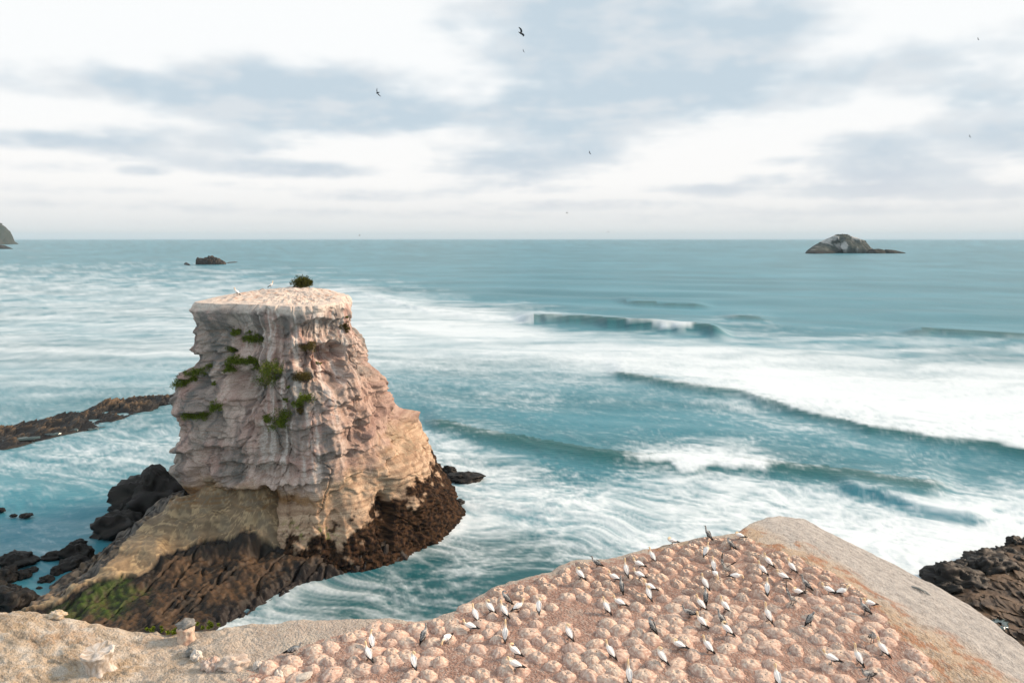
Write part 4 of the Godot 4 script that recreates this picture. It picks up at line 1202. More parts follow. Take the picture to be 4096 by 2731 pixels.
func make_gannet(pose: String, young: bool) -> Node3D:
	var q: Dictionary = POSES[pose]
	var o := Node3D.new()
	var white := Color(0.83, 0.83, 0.825)
	var head := Color(0.80, 0.61, 0.37)
	var back := white
	var belly := white
	if young:
		back = Color(0.085, 0.09, 0.095)
		head = Color(0.19, 0.195, 0.195)
		belly = Color(0.40, 0.40, 0.39)
	var turn := Transform3D(Basis(Vector3(0, 0, 1), deg_to_rad(q.tilt)), Vector3(0, q.high, 0))
	var trunk := [Vector3(-0.34, -0.035, 0), Vector3(-0.27, -0.02, 0), Vector3(-0.13, 0.0, 0), Vector3(0.03, 0.005, 0), Vector3(0.16, 0.01, 0), Vector3(0.245, 0.03, 0)]
	var tall := [0.02, 0.055, 0.105, 0.128, 0.115, 0.075]
	var broad := [0.03, 0.06, 0.10, 0.118, 0.11, 0.072]
	var cols := [back, back, back.lerp(belly, 0.25), back.lerp(belly, 0.4), belly, belly.lerp(head, 0.3)]
	var line := []
	for p in trunk:
		line.append(turn * p)
	var base: Vector3 = line[-1]
	for k in 3:
		line.append(base + q.neck[k])
		tall.append([0.056, 0.05, 0.056][k])
		broad.append([0.054, 0.045, 0.047][k])
		cols.append([belly.lerp(head, 0.6), head, head][k])
	var bill: Vector3 = q.bill.normalized()
	line.append(line[-1] + bill * 0.07)
	tall.append(0.027)
	broad.append(0.024)
	cols.append(head)
	put("body", sweep(line, tall, broad, cols, 12, 4, 0.3 if young else 0.0, 5), M["feathers"], o)
	var b0: Vector3 = line[-1] - bill * 0.012
	var grey := Color(0.42, 0.48, 0.54) if not young else Color(0.06, 0.065, 0.07)
	put("bill", sweep([b0, b0 + bill * 0.055, b0 + bill * 0.115 + Vector3(0, -0.006, 0)], [0.021, 0.015, 0.004], [0.019, 0.012, 0.004], [grey, grey, grey], 8, 2), M["feathers"], o)
	var eye_at: Vector3 = line[-2] + bill * 0.025 + Vector3(0, 0.014, 0)
	var across := bill.cross(Vector3.UP).normalized()
	var ball := SphereMesh.new()
	ball.radius = 0.009
	ball.height = 0.018
	ball.radial_segments = 8
	ball.rings = 4
	for s in [-1.0, 1.0]:
		var e := put("eye", ball, M["eye"], o)
		e.position = eye_at + across * s * 0.04
	var dark := Color(0.02, 0.02, 0.022)
	for s in [-1.0, 1.0]:
		var wc := back
		if q.get("open", false):
			var root_ := turn * Vector3(0.12, 0.07, 0.09 * s)
			var w := put("wing", sweep([root_, root_ + Vector3(0.02, 0.20, 0.17 * s), root_ + Vector3(-0.06, 0.36, 0.32 * s)], [0.10, 0.10, 0.075], [0.018, 0.016, 0.012], [wc, wc, wc], 10, 4, 0.25 if young else 0.0, 8), M["feathers"], o)
			put("flight_feathers", sweep([root_ + Vector3(-0.05, 0.33, 0.30 * s), root_ + Vector3(-0.17, 0.50, 0.45 * s), root_ + Vector3(-0.33, 0.62, 0.55 * s)], [0.08, 0.06, 0.01], [0.012, 0.01, 0.006], [dark, dark, dark], 10, 4), M["feathers"], w)
			continue
		var spots := []
		for p in [Vector3(0.17, 0.03, 0.085), Vector3(0.06, 0.025, 0.118), Vector3(-0.10, 0.0, 0.108), Vector3(-0.25, -0.015, 0.07), Vector3(-0.36, -0.03, 0.04)]:
			spots.append(turn * Vector3(p.x, p.y + 0.02, p.z * s))
		var w := put("wing", sweep(spots, [0.05, 0.098, 0.09, 0.055, 0.02], [0.022, 0.03, 0.026, 0.018, 0.01], [wc, wc, wc, wc, wc], 10, 4, 0.35 if young else 0.0, 9), M["feathers"], o)
		var quills := []
		for p in [Vector3(0.0, -0.075, 0.118), Vector3(-0.14, -0.055, 0.118), Vector3(-0.28, -0.005, 0.082), Vector3(-0.44, -0.005, 0.042 if s > 0 else 0.02), Vector3(-0.60, -0.02, 0.03 if s > 0 else -0.03)]:
			quills.append(turn * Vector3(p.x, p.y, p.z * s))
		put("flight_feathers", sweep(quills, [0.014, 0.034, 0.04, 0.03, 0.008], [0.014, 0.022, 0.03, 0.022, 0.007], [dark, dark, dark, dark, dark], 8, 3), M["feathers"], w)
	var tail := []
	for p in [Vector3(-0.30, -0.03, 0), Vector3(-0.42, -0.055, 0), Vector3(-0.53, -0.075, 0)]:
		tail.append(turn * p)
	var tc := dark if young else Color(0.72, 0.72, 0.71)
	put("tail", sweep(tail, [0.025, 0.016, 0.006], [0.045, 0.04, 0.012], [tc, tc.lerp(dark, 0.5), dark], 8, 3), M["feathers"], o)
	for s in [-1.0, 1.0]:
		var hip := turn * Vector3(-0.03, -0.09, 0.05 * s)
		var heel := Vector3(hip.x * 0.5 - 0.03, 0.055, 0.06 * s)
		var leg := put("leg", sweep([hip, heel, Vector3(heel.x + 0.02, 0.012, 0.06 * s)], [0.035, 0.014, 0.013], [0.03, 0.013, 0.012], [belly, dark, dark], 8, 3), M["feathers"], o)
		put("foot", sweep([Vector3(heel.x, 0.012, 0.06 * s), Vector3(heel.x + 0.06, 0.01, 0.065 * s), Vector3(heel.x + 0.10, 0.008, 0.07 * s)], [0.012, 0.008, 0.006], [0.014, 0.03, 0.035], [dark, dark, dark], 8, 2), M["feathers"], leg)
	return o


func gannet(pose: String, young: bool) -> Node3D:
	var key := pose + ("_young" if young else "")
	if not gannet_kinds.has(key):
		gannet_kinds[key] = make_gannet(pose, young)
		return gannet_kinds[key]
	return gannet_kinds[key].duplicate()


func place_gannet(at: Vector2, facing: float, pose: String, young: bool, label: String, y := -1000.0, size := 0.88) -> void:
	var o := gannet(pose, young)
	o.name = numbered("young_gannet" if young else "gannet")
	add_child(o, true)
	o.position = Vector3(at.x, (stand_height(at.x, at.y) if y < -999.0 else y) - 0.01, at.y)
	o.rotation = Vector3(0, deg_to_rad(facing), 0)
	o.scale = Vector3.ONE * size
	tag(o, label, "bird", "dark young gannets on the colony" if young else "white gannets on the colony")


func build_birds() -> void:
	# place, facing (0 right, 90 out to sea, 180 left), pose, young, label
	var flock := [
		[Vector2(11.81, -38.95), 120, "upright", 1, "dark young gannet upright at the far rim, the one nearest the headland's tip"],
		[Vector2(13.79, -39.18), 170, "sleeping", 0, "white gannet resting by itself on the far orange rim under the grey tip"],
		[Vector2(9.55, -38.52), 180, "sleeping", 0, "white gannet hunched on the seaward rim above the foam, alone"],
		[Vector2(12.82, -37.81), 140, "preening", 1, "dark young gannet stooping just below the white one at the far rim"],
		[Vector2(7.93, -36.38), 125, "upright", 0, "white gannet standing upright close to the seaward rim, facing the stack"],
		[Vector2(11.07, -36.77), 50, "upright", 0, "white gannet turned towards the open sea, tail down, below the far dark one"],
		[Vector2(4.69, -35.58), 140, "relaxed", 1, "dark young gannet on the bare stone corner of the rim"],
		[Vector2(6.96, -35.23), 150, "relaxed", 0, "white gannet with black wing tips low on its nest near the seaward rim"],
		[Vector2(6.11, -34.36), 105, "stretched", 0, "slim white gannet stretched upright behind the dark one of the seaward side"],
		[Vector2(11.05, -35.23), 85, "upright", 0, "white gannet with its back to us standing in the middle of the far rows"],
		[Vector2(14.18, -35.55), 140, "upright", 0, "white gannet uppermost of the four on the sunny far slope"],
		[Vector2(15.27, -35.04), 130, "upright", 0, "white gannet farthest out on the sunny slope by the bare grey flank"],
		[Vector2(13.49, -34.55), 140, "upright", 0, "white gannet with a black wing edge below the uppermost one on the slope"],
		[Vector2(14.36, -33.95), 150, "relaxed", 0, "white gannet lowest of the four on the sunny far slope, lying level"],
		[Vector2(5.43, -34.01), 155, "relaxed", 0, "small white gannet beside the stretched one, facing the stack"],
		[Vector2(6.74, -33.94), 155, "relaxed", 0, "white gannet lying level behind the crowded pair of white birds"],
		[Vector2(5.65, -32.94), 95, "upright", 1, "dark young gannet seen from behind below three white birds near the rim"],
		[Vector2(7.11, -32.92), 145, "relaxed", 0, "upper white gannet of the crowded pair in mid colony"],
		[Vector2(6.89, -32.19), 110, "preening", 0, "lower white gannet of the crowded pair, head turned into its feathers"],
		[Vector2(11.56, -34.61), 200, "flapping", 1, "dark young gannet beating its wings in the far rows"],
		[Vector2(10.77, -33.98), 270, "bowing", 0, "white gannet facing us with a yellow crown, sitting by the wing-beating one"],
		[Vector2(11.87, -33.98), 0, "bowing", 0, "white gannet bending down beside the wing-beating dark bird"],
		[Vector2(13.04, -32.65), 70, "upright", 0, "white gannet upright with tail to us in the sunny middle rows, alone"],
		[Vector2(15.15, -32.93), 150, "upright", 1, "dark young gannet standing over the sleeping white one on the sunny side"],
		[Vector2(14.61, -32.6), 180, "sleeping", 0, "white gannet asleep in front of a dark young one on the sunny side"],
		[Vector2(16.26, -32.81), 145, "relaxed", 0, "white gannet back to back with another at the orange margin"],
		[Vector2(16.88, -32.65), 12, "relaxed", 0, "white gannet facing the grey flank, tail to tail with its neighbour"],
		[Vector2(9.92, -32.88), 115, "upright", 0, "white gannet partly hidden behind a speckled dark bird in mid colony"],
		[Vector2(9.7, -31.93), 80, "upright", 1, "speckled young gannet directly in front of a white one in mid colony"],
		[Vector2(9.29, -31.31), 140, "upright", 0, "white gannet left of the taller dark bird, head bent, in mid colony"],
		[Vector2(10.35, -30.91), 145, "upright", 0, "white gannet with crossed black wing tips just behind the tall dark young one"],
		[Vector2(13.85, -31.47), 210, "flapping", 1, "grey young gannet with lifted wings on the sunny side"],
		[Vector2(8.5, -30.47), 165, "relaxed", 1, "grey young gannet pointing its bill at the stack, beside a white bird"],
		[Vector2(8.87, -29.67), 150, "upright", 0, "white gannet next to the grey bird that points its bill"],
		[Vector2(9.86, -29.77), 130, "upright", 1, "tall dark young gannet with a pale neck in the middle of the colony"],
		[Vector2(12.04, -29.86), 125, "stretched", 0, "white gannet with a long stretched neck in the sunny middle rows"],
		[Vector2(6.45, -29.19), 115, "preening", 1, "blackish young gannet preening alone in the middle of the colony"],
		[Vector2(13.9, -29.57), 30, "preening", 1, "grey and white young gannet curled up preening on the sunny side"],
		[Vector2(9.82, -28.91), 150, "preening", 0, "white gannet with a drooping black wing below the tall dark bird"],
		[Vector2(7.37, -27.86), 160, "sleeping", 0, "white gannet asleep on its nest with its head tucked away"],
		[Vector2(8.6, -27.66), 140, "upright", 0, "large white gannet standing right of the sleeper, tail down"],
		[Vector2(4.26, -27.32), 135, "upright", 0, "white gannet standing tall among near nests, black tail on the slope"],
		[Vector2(6.4, -26.86), 130, "preening", 0, "white gannet preening its breast on a near nest"],
		[Vector2(4.6, -30.99), 130, "upright", 0, "white gannet next to a bare grey patch of ground, upright"],
		[Vector2(5.32, -31.52), 155, "relaxed", 0, "white gannet lying level by the bare grey patch"],
		[Vector2(13.58, -26.74), 150, "relaxed", 0, "white gannet low on a nest at the edge of the near sunny rows"],
		[Vector2(4.78, -25.58), 95, "stretched", 0, "white gannet cut by the bottom of the picture, only its neck showing"],
		[Vector2(3.57, -33.73), 140, "preening", 0, "white gannet with bent head near the seaward rim, between dark birds"],
		[Vector2(10.8, -25.47), 95, "upright", 0, "white gannet at the very bottom, only the top of its head in view"],
		[Vector2(17.69, -31.46), 180, "relaxed", 0, "white gannet on the rusty margin above a dark young bird"],
		[Vector2(17.08, -30.75), 150, "upright", 1, "dark young gannet outermost on the rusty margin"],
		[Vector2(16.07, -28.14), 270, "preening", 1, "small grey young gannet behind a white one at the end of the nests"],
		[Vector2(16.16, -27.46), 130, "upright", 0, "white gannet standing at the end of the nests on orange ground"],
		[Vector2(14.75, -26.78), 125, "stretched", 0, "white gannet with a long black tail near the bottom, neck up"],
		[Vector2(14.55, -25.57), 200, "relaxed", 1, "grey young gannet at the bottom margin, cut off by it"],
		[Vector2(-6.23, -28.02), 110, "turned", 0, "white gannet above its mate, looking aside, in the nearest rows by the gully"],
		[Vector2(-6.19, -27.09), 130, "upright", 0, "white gannet below its mate in the nearest rows, neck bent"],
		[Vector2(-4.18, -26.62), 115, "preening", 0, "white gannet preening on a near nest, tail hanging towards us"],
		[Vector2(-3.99, -28.53), 70, "upright", 1, "slim speckled young gannet on the near rows above the channel"],
		[Vector2(-2.92, -28.42), 235, "bowing", 0, "white gannet bowing with its yellow head to the ground"],
		[Vector2(-1.75, -30.16), 125, "upright", 0, "white gannet standing behind a resting one near the channel rim"],
		[Vector2(-1.95, -29.34), 165, "relaxed", 0, "white gannet resting level with crossed black wings near the channel rim"],
		[Vector2(-1.08, -30.95), 150, "preening", 0, "white gannet with half-spread wing next to a dark bird by the rim"],
		[Vector2(-0.28, -31.46), 145, "preening", 1, "dark young gannet at the rim between white gannets, head down"],
		[Vector2(-0.39, -30.56), 135, "upright", 0, "white gannet looking at the half-spread wing of its neighbour"],
		[Vector2(0.3, -31.05), 35, "relaxed", 0, "white gannet facing away to the sea, sunlit, near the channel rim"],
		[Vector2(1.29, -30.7), 90, "preening", 0, "white gannet preening with tail straight towards us near the rim"],
		[Vector2(-0.31, -28.62), 85, "stretched", 0, "tall white gannet moving its head, in the second row of nests"],
		[Vector2(2.58, -28.72), 120, "preening", 0, "white gannet preening under a lifted black wing, amid the near colony"],
		[Vector2(0.12, -27.27), 170, "preening", 0, "white gannet turning its head back, just behind a level one"],
		[Vector2(0.13, -26.28), 165, "relaxed", 0, "white gannet lying level at the front with its bill to the stack"],
		[Vector2(3.58, -33.72), 140, "preening", 0, "white gannet with drooped head at the far seaward nests"],
		[Vector2(-9.57, -27.6), 12, "relaxed", 1, "grey young gannet alone at the near end of the colony, facing the nests"],
	]
	for f in flock:
		place_gannet(f[0], f[1] + rng.randf_range(-5, 5), f[2], f[3] == 1, f[4])
	# two on the stack
	var a := stack_point(-8.0, 0.2, 0)
	place_gannet(Vector2(a.x, a.z), 170, "upright", false, "white gannet on the outer rim of the stack's flat top", 34.98, 1.3)
	a = stack_point(-3.6, -6.8, 0)
	place_gannet(Vector2(a.x, a.z), 20, "upright", false, "white gannet on the back rim of the stack between the bush and its mate", 35.5, 1.2)
	# birds in the air
	var air := [
		[Vector3(0.85, 62.68, -69.99), 60, 1.0, "larger black bird high in the sky near the top of the picture"],
		[Vector3(-16.7, 60.86, -88.44), 130, 1.0, "round black bird in front of the long grey cloud"],
		[Vector3(20.81, 65.67, -188.86), 60, 1.0, "small grey bird low over the middle clouds"],
		[Vector3(18.11, 51.4, -229.29), 150, 1.0, "tiny bird just above the middle of the horizon"],
		[Vector3(3.31, 97.11, -209.97), 100, 1.0, "faint small bird below the larger black one"],
		[Vector3(-71.05, 44.43, -322.26), 20, 1.0, "faintest bird skimming the horizon over the stack"],
		[Vector3(57.87, 46.91, -415.99), 160, 1.0, "tiny faint bird on the horizon toward the island"],
		[Vector3(141.43, 74.15, -218.17), 70, 1.0, "faint bird before the grey bank of cloud above the island"],
		[Vector3(152.06, 107.24, -235.11), 40, 1.0, "faint bird in the high pale cloud above the island"],
	]
	var proto: Node3D = null
	for f in air:
		var o: Node3D
		if proto == null:
			proto = flyer()
			o = proto
		else:
			o = proto.duplicate()
		o.name = numbered("flying_bird")
		add_child(o, true)
		o.position = f[0]
		o.rotation_degrees = Vector3(0, f[1], 0)
		o.rotate_object_local(Vector3(1, 0, 0), deg_to_rad(62.0))
		tag(o, f[3], "bird", "dark birds in flight")


func flyer() -> Node3D:
	var o := Node3D.new()
	var k := Color(0.035, 0.04, 0.05)
	put("body", sweep([Vector3(-0.32, 0, 0), Vector3(-0.15, 0, 0), Vector3(0.05, 0, 0), Vector3(0.2, 0.01, 0), Vector3(0.3, 0.02, 0), Vector3(0.38, 0.015, 0)], [0.02, 0.07, 0.09, 0.06, 0.045, 0.012], [0.03, 0.075, 0.095, 0.06, 0.04, 0.01], [k, k, k, k, k, k], 10, 3), M["feathers"], o)
	for s in [-1.0, 1.0]:
		put("wing", sweep([Vector3(0.08, 0.04, 0.05 * s), Vector3(0.12, 0.12, 0.25 * s), Vector3(0.0, 0.15, 0.42 * s), Vector3(-0.2, 0.12, 0.55 * s)], [0.02, 0.018, 0.012, 0.004], [0.11, 0.1, 0.07, 0.01], [k, k, k, k], 10, 4), M["feathers"], o)
	put("tail", sweep([Vector3(-0.28, 0, 0), Vector3(-0.4, 0, 0), Vector3(-0.5, 0, 0)], [0.02, 0.012, 0.005], [0.05, 0.055, 0.05], [k, k, k], 8, 2), M["feathers"], o)
	return o


# ---------------------------------------------------------------- rocks along the shore
func boulder(size: Vector3, seed_: int, dark: Color, light: Color, nx := 40, ny := 24) -> ArrayMesh:
	var shape := simplex(0.9, 3, seed_)
	var facet := cells(1.1, seed_ + 1, FastNoiseLite.RETURN_DISTANCE)
	var knob := simplex(4.0, 3, seed_ + 2)
	var tone := simplex(2.2, 4, seed_ + 3)
	var pos := PackedVector3Array()
	var col := PackedColorArray()
	for j in ny:
		var v := PI * (float(j) / (ny - 1) - 0.5)
		for i in nx:
			var u := TAU * i / nx
			var d := Vector3(cos(u) * cos(v), sin(v), sin(u) * cos(v))
			var r := 0.5 * (1.0 + 0.36 * shape.get_noise_3dv(d) + 0.55 * (facet.get_noise_3dv(d * 1.25) + 0.35) + 0.17 * knob.get_noise_3dv(d))
			pos.append(d * r * size)
			col.append(dark.lerp(light, clampf(0.32 + tone.get_noise_3dv(d) * 1.2, 0.0, 1.0)))
	return sheet(pos, col, nx, ny, true, false)


# a little standing water with an uneven rim
func pool_mesh(seed_: int) -> ArrayMesh:
	var n := simplex(0.9, 2, seed_)
	var pos := PackedVector3Array()
	var nx := 28
	for j in 4:
		for i in nx:
			var t := TAU * i / nx
			var r = (1.0 + 0.75 * n.get_noise_2d(cos(t) * 1.5, sin(t) * 1.5)) * [0.0, 0.5, 1.0, 1.0][j]
			pos.append(Vector3(cos(t) * r, 0.0 if j < 3 else -0.5, sin(t) * r))
	return sheet(pos, PackedColorArray(), nx, 4, true, false)


# the point of a rock's surface nearest to a place seen from above
func lie_on(mesh: Mesh, at: Vector3) -> Vector3:
	var best := at
	var least := 1e9
	for v: Vector3 in mesh.surface_get_arrays(0)[Mesh.ARRAY_VERTEX]:
		var d := Vector2(v.x - at.x, v.z - at.z).length_squared()
		if d < least:
			least = d
			best = v
	return best + Vector3(0, 0.06, 0)


# a long low rock along a line of points (x, height, z) with a half width at each
func ridge(points: Array, half: Array, nx: int, ny: int, lumps: FastNoiseLite, rough: float, paint: Callable, power := 2.0, skew := 0.0) -> ArrayMesh:
	var pos := PackedVector3Array()
	var col := PackedColorArray()
	var small := simplex(lumps.frequency * 3.5, 3, 210)
	for j in ny:
		var t := lerpf(-1.0, 1.0, float(j) / (ny - 1))
		for i in nx:
			var f := float(i) / (nx - 1) * (points.size() - 1)
			var k := mini(int(f), points.size() - 2)
			var u := f - k
			var p: Vector3 = points[k].lerp(points[k + 1], u)
			var before: Vector3 = points[maxi(k - 1, 0)].lerp(points[k], u)
			var after: Vector3 = points[k + 1].lerp(points[mini(k + 2, points.size() - 1)], u)
			var d := after - before
			var side := Vector3(-d.z, 0, d.x).normalized()
			var w: float = lerpf(half[k], half[k + 1], u)
			var q := Vector3(p.x, 0, p.z) + side * t * w
			var n := lumps.get_noise_2d(q.x, q.z)
			var m := small.get_noise_2d(q.x, q.z)
			q += side * n * w * 0.25 * (1.0 - absf(t)) + d.normalized() * m * w * 0.1
			var s := absf(t - skew) / (1.0 - signf(t - skew) * skew)
			var h := p.y * (1.0 - pow(clampf(s, 0.0, 1.0), power)) * (1.0 + n * rough + m * rough * 0.4) + n * rough * p.y * 0.25
			if absf(t) > 0.93 or i == 0 or i == nx - 1:
				h = -2.0
			pos.append(Vector3(q.x, h, q.z))
			col.append(paint.call(q, h, t, n, m))
	return sheet(pos, col, nx, ny, false, true)


func build_shore_rocks() -> void:
	var black := Color(0.006, 0.0065, 0.006)
	var brown := Color(0.034, 0.029, 0.024)
	# base, width, then height share, label
	var stones := [
		[Vector3(-56.75, 0, -102.53), 10.31, 0.75, "largest black boulder jammed against the stack's seaward foot"],
		[Vector3(-57.73, 0, -95.75), 7.09, 0.5, "long black boulder lying under the largest one along the shelf"],
		[Vector3(-59.25, 0, -100.83), 5.41, 0.7, "black boulder leaning on the largest one, toward open water"],
		[Vector3(-58.97, 0, -87.27), 3.55, 0.75, "upright black boulder beside the low end of the shelf"],
		[Vector3(-57.76, 0, -84.79), 3.57, 0.45, "black boulder tucked under the upright one at the shelf"],
		[Vector3(-62.28, 0, -87.27), 2.6, 0.45, "flat dark stone awash between the upright boulder and the cluster"],
		[Vector3(-61.79, 0, -91.95), 2.11, 0.35, "small flat stone awash seaward of the upright boulder"],
		[Vector3(-58.82, 0, -83.25), 1.92, 0.6, "dark rounded stone touching the end of the shelf"],
		[Vector3(-59.17, 0, -81.42), 1.88, 0.4, "low dark stone at the tip of the shelf"],
		[Vector3(-66.08, 0, -85.65), 4.65, 0.42, "broad dark boulder at the back of the near cluster"],
		[Vector3(-62.86, 0, -82.1), 2.01, 0.6, "smaller dark boulder in the middle of the near cluster"],
		[Vector3(-64.38, 0, -81.42), 3.32, 0.6, "dark boulder at the outer side of the near cluster"],
		[Vector3(-61.52, 0, -78.39), 2.14, 0.55, "small dark stone low in the near cluster"],
		[Vector3(-58.98, 0, -75.18), 4.63, 0.6, "big dark boulder of the near cluster, just over the cliff edge"],
		[Vector3(-63.2, 0, -77.36), 3.7, 0.6, "dark boulder half outside the picture by the near cluster"],
		[Vector3(-62.65, 0, -83.72), 1.71, 0.4, "small wet stone beside the broad boulder"],
		[Vector3(-76.2, 0, -101.84), 1.78, 0.3, "flat stone awash alone in the calm water"],
		[Vector3(-78.18, 0, -101.84), 0.96, 0.4, "little round stone awash beside the flat one in calm water"],
		[Vector3(-81.7, 0, -103.92), 1.39, 0.4, "dark stone awash at the picture's edge in calm water"],
		[Vector3(-58.67, 0, -79.24), 0.76, 0.5, "pebble-sized boulder between the cluster and the shelf"],
		[Vector3(-60.78, 0, -114.37), 2.59, 0.3, "low black stone awash at the stack's corner"],
		[Vector3(-58.09, 0, -112.29), 1.95, 0.5, "black stone wedged at the stack's corner"],
		[Vector3(-11.68, 0, -122.26), 2.43, 0.55, "black weedy rock against the sunny corner of the stack"],
		[Vector3(-8.82, 0, -118.53), 6.15, 0.22, "flat weed-covered rock awash off the sunny corner"],
		[Vector3(-8.97, 0, -106.45), 2.42, 0.4, "small black rock in the surge at the stack's foot"],
		[Vector3(55.34, 0, -80.53), 5.76, 0.5, "rounded black boulder nearest the cliff edge in the far corner"],
		[Vector3(59.12, 0, -83.72), 3.98, 0.42, "slabby black boulder on top of the corner heap"],
		[Vector3(61.26, 0, -83.02), 5.08, 0.5, "black boulder in the middle of the corner heap"],
		[Vector3(63.41, 0, -85.65), 5.81, 0.36, "long black boulder along the surf side of the corner heap"],
		[Vector3(67.1, 0, -87.4), 4.14, 0.4, "black boulder washed by foam at the edge of the corner heap"],
		[Vector3(70.68, 0, -90.03), 2.8, 0.75, "upright black boulder standing out of the foam in the corner"],
		[Vector3(67.01, 0, -85.65), 3.48, 0.4, "low grey boulder under the upright one in the corner"],
		[Vector3(57.21, 0, -79.24), 5.4, 0.4, "dark boulder between the heap and the brown platform"],
		[Vector3(62.75, 0, -82.1), 5.58, 0.45, "dark boulder at the head of the brown platform"],
		[Vector3(53.58, 0, -78.18), 3.2, 0.5, "dark boulder in shade below the cliff edge"],
	]
	var k := 0
	for s in stones:
		var w: float = s[1]
		var h: float = w * s[2]
		var o := put("boulder", boulder(Vector3(w * 1.15, h * 1.35, w * 0.85), 300 + k * 5, black, brown), M["shore_rock"])
		o.position = s[0] + Vector3(0, h * 0.22, 0)
		o.rotation.y = rng.randf_range(-0.3, 0.3)
		tag(o, s[3], "boulder", "dark boulders in the surf")
		k += 1
	# reef
	var lumps := cells(0.16, 220, FastNoiseLite.RETURN_DISTANCE)
	var warm := simplex(0.12, 4, 221)
	var reef_paint := func(q: Vector3, h: float, t: float, n: float, m: float) -> Color:
		var v := warm.get_noise_2d(q.x, q.z)
		var c := Color(0.10, 0.068, 0.042).lerp(Color(0.25, 0.165, 0.09), clampf(0.45 + v * 1.2 + m * 0.6, 0.0, 1.0))
		c = c.lerp(Color(0.02, 0.021, 0.02), smoothstep(0.0, 0.45, v * 0.9 + n * 0.3 + smoothstep(-135.0, -80.0, q.x) * 0.3))
		return c.lerp(Color(0.016, 0.018, 0.017), smoothstep(2.0, 0.9, h + m))
	var reef := thing("rock_reef", "long low brown reef running out to the sea stack", "reef")
	var reef_rock := put("rock", ridge([Vector3(-118.97, 1.8, -125.24), Vector3(-113.35, 1.9, -134.74), Vector3(-111.35, 2, -144.04), Vector3(-108.23, 1.9, -150.48), Vector3(-104.56, 2, -157.09), Vector3(-101.69, 2.3, -164.41), Vector3(-98.98, 2.8, -171.18), Vector3(-96.71, 1.7, -178.41), Vector3(-91.5, 2, -179.7), Vector3(-87.9, 1.4, -191.26)], [9.0, 9.5, 10.0, 10.0, 10.0, 9.5, 8.5, 6.5, 6.5, 5.0], 520, 90, lumps, 1.0, reef_paint, 4.0, 0.1), M["shore_rock"], reef)
	for p in [[Vector3(-106.43, 3.6, -140.77), 4.0, 0.5], [Vector3(-102.97, 3.5, -139.77), 1.4, 0.4], [Vector3(-100.17, 3.7, -150.19), 1.5, 0.4], [Vector3(-96.53, 3.7, -152.95), 1.8, 0.5], [Vector3(-101.16, 3.7, -146.05), 1.2, 0.4]]:
		var pool := pool_mesh(int(p[1] * 100.0))
		var o := put("tide_pool", pool, M["pool_water"], reef)
		o.position = lie_on(reef_rock.mesh, p[0])
		o.scale = Vector3(p[1], 1.0, p[2] * 1.6)
		o.rotation.y = 0.5
	# brown platform in the corner
	var plank := simplex(0.22, 4, 230)
	var crack := simplex(0.12, 2, 231)
	var shelf_paint := func(q: Vector3, h: float, t: float, n: float, m: float) -> Color:
		var v := plank.get_noise_2d(q.x * 0.6, q.z * 1.4)
		var c := Color(0.055, 0.038, 0.027).lerp(Color(0.16, 0.10, 0.056), clampf(0.45 + v * 1.3 + m * 0.4, 0.0, 1.0))
		c = c.lerp(Color(0.02, 0.018, 0.015), smoothstep(0.05, 0.0, absf(crack.get_noise_2d(q.x * 1.4, q.z * 2.2))) * 0.85)
		return c.lerp(Color(0.02, 0.02, 0.018), smoothstep(0.9, 0.4, h + n * 0.5))
	var shelf := thing("rock_platform", "brown cracked rock platform below the cliff in the far corner", "rock platform")
	var flat_rock := put("rock", ridge([Vector3(92.56, 1.3, -95.41), Vector3(74.98, 1.4, -83.58), Vector3(65.02, 1.5, -76.68), Vector3(57.65, 1.5, -70.03), Vector3(52.27, 1.4, -63.78), Vector3(46.65, 1.2, -56.21)], [9.0, 9.5, 8.5, 9.0, 11.0, 11.0], 160, 150, plank, 0.3, shelf_paint, 6.0), M["shore_rock"], shelf)
	for p in [[Vector3(53.38, 2.1, -69.19), 1.2, 0.5], [Vector3(55.52, 2.1, -69.19), 1.0, 0.5], [Vector3(52.98, 2.1, -66.36), 1.1, 0.5]]:
		var pool := pool_mesh(int(p[1] * 100.0))
		var o := put("tide_pool", pool, M["pool_water"], shelf)
		o.position = lie_on(flat_rock.mesh, p[0])
		o.scale = Vector3(p[1], 1.0, p[2] * 1.5)
		o.rotation.y = 0.9


# a worn stone turned from an outline of (radius, height)
func pedestal(profile: Array, seed_: int, dark: Color, light: Color) -> ArrayMesh:
	var n := simplex(1.5, 3, seed_)
	var tone := simplex(2.8, 3, seed_ + 1)
	var nx := 40
	var ny := 40
	var pos := PackedVector3Array()
	var col := PackedColorArray()
	for j in ny:
		var f := float(j) / (ny - 1) * (profile.size() - 1)
		var k := mini(int(f), profile.size() - 2)
		var q: Vector2 = profile[k].lerp(profile[k + 1], f - k)
		for i in nx:
			var t := TAU * i / nx
			var d := Vector3(cos(t), q.y, sin(t))
			var r := q.x * (1.0 + 0.24 * n.get_noise_3dv(d) + 0.07 * n.get_noise_3d(d.x * 4.0, q.y * 0.8, d.z * 4.0))
			pos.append(Vector3(cos(t) * r * 1.15, q.y + 0.12 * n.get_noise_3d(d.x * q.x, 5.0, d.z * q.x), sin(t) * r))
			col.append(dark.lerp(light, clampf(0.55 + tone.get_noise_3d(d.x, q.y * 0.7, d.z) * 1.5, 0.0, 1.0)))
	return sheet(pos, col, nx, ny, true, false)


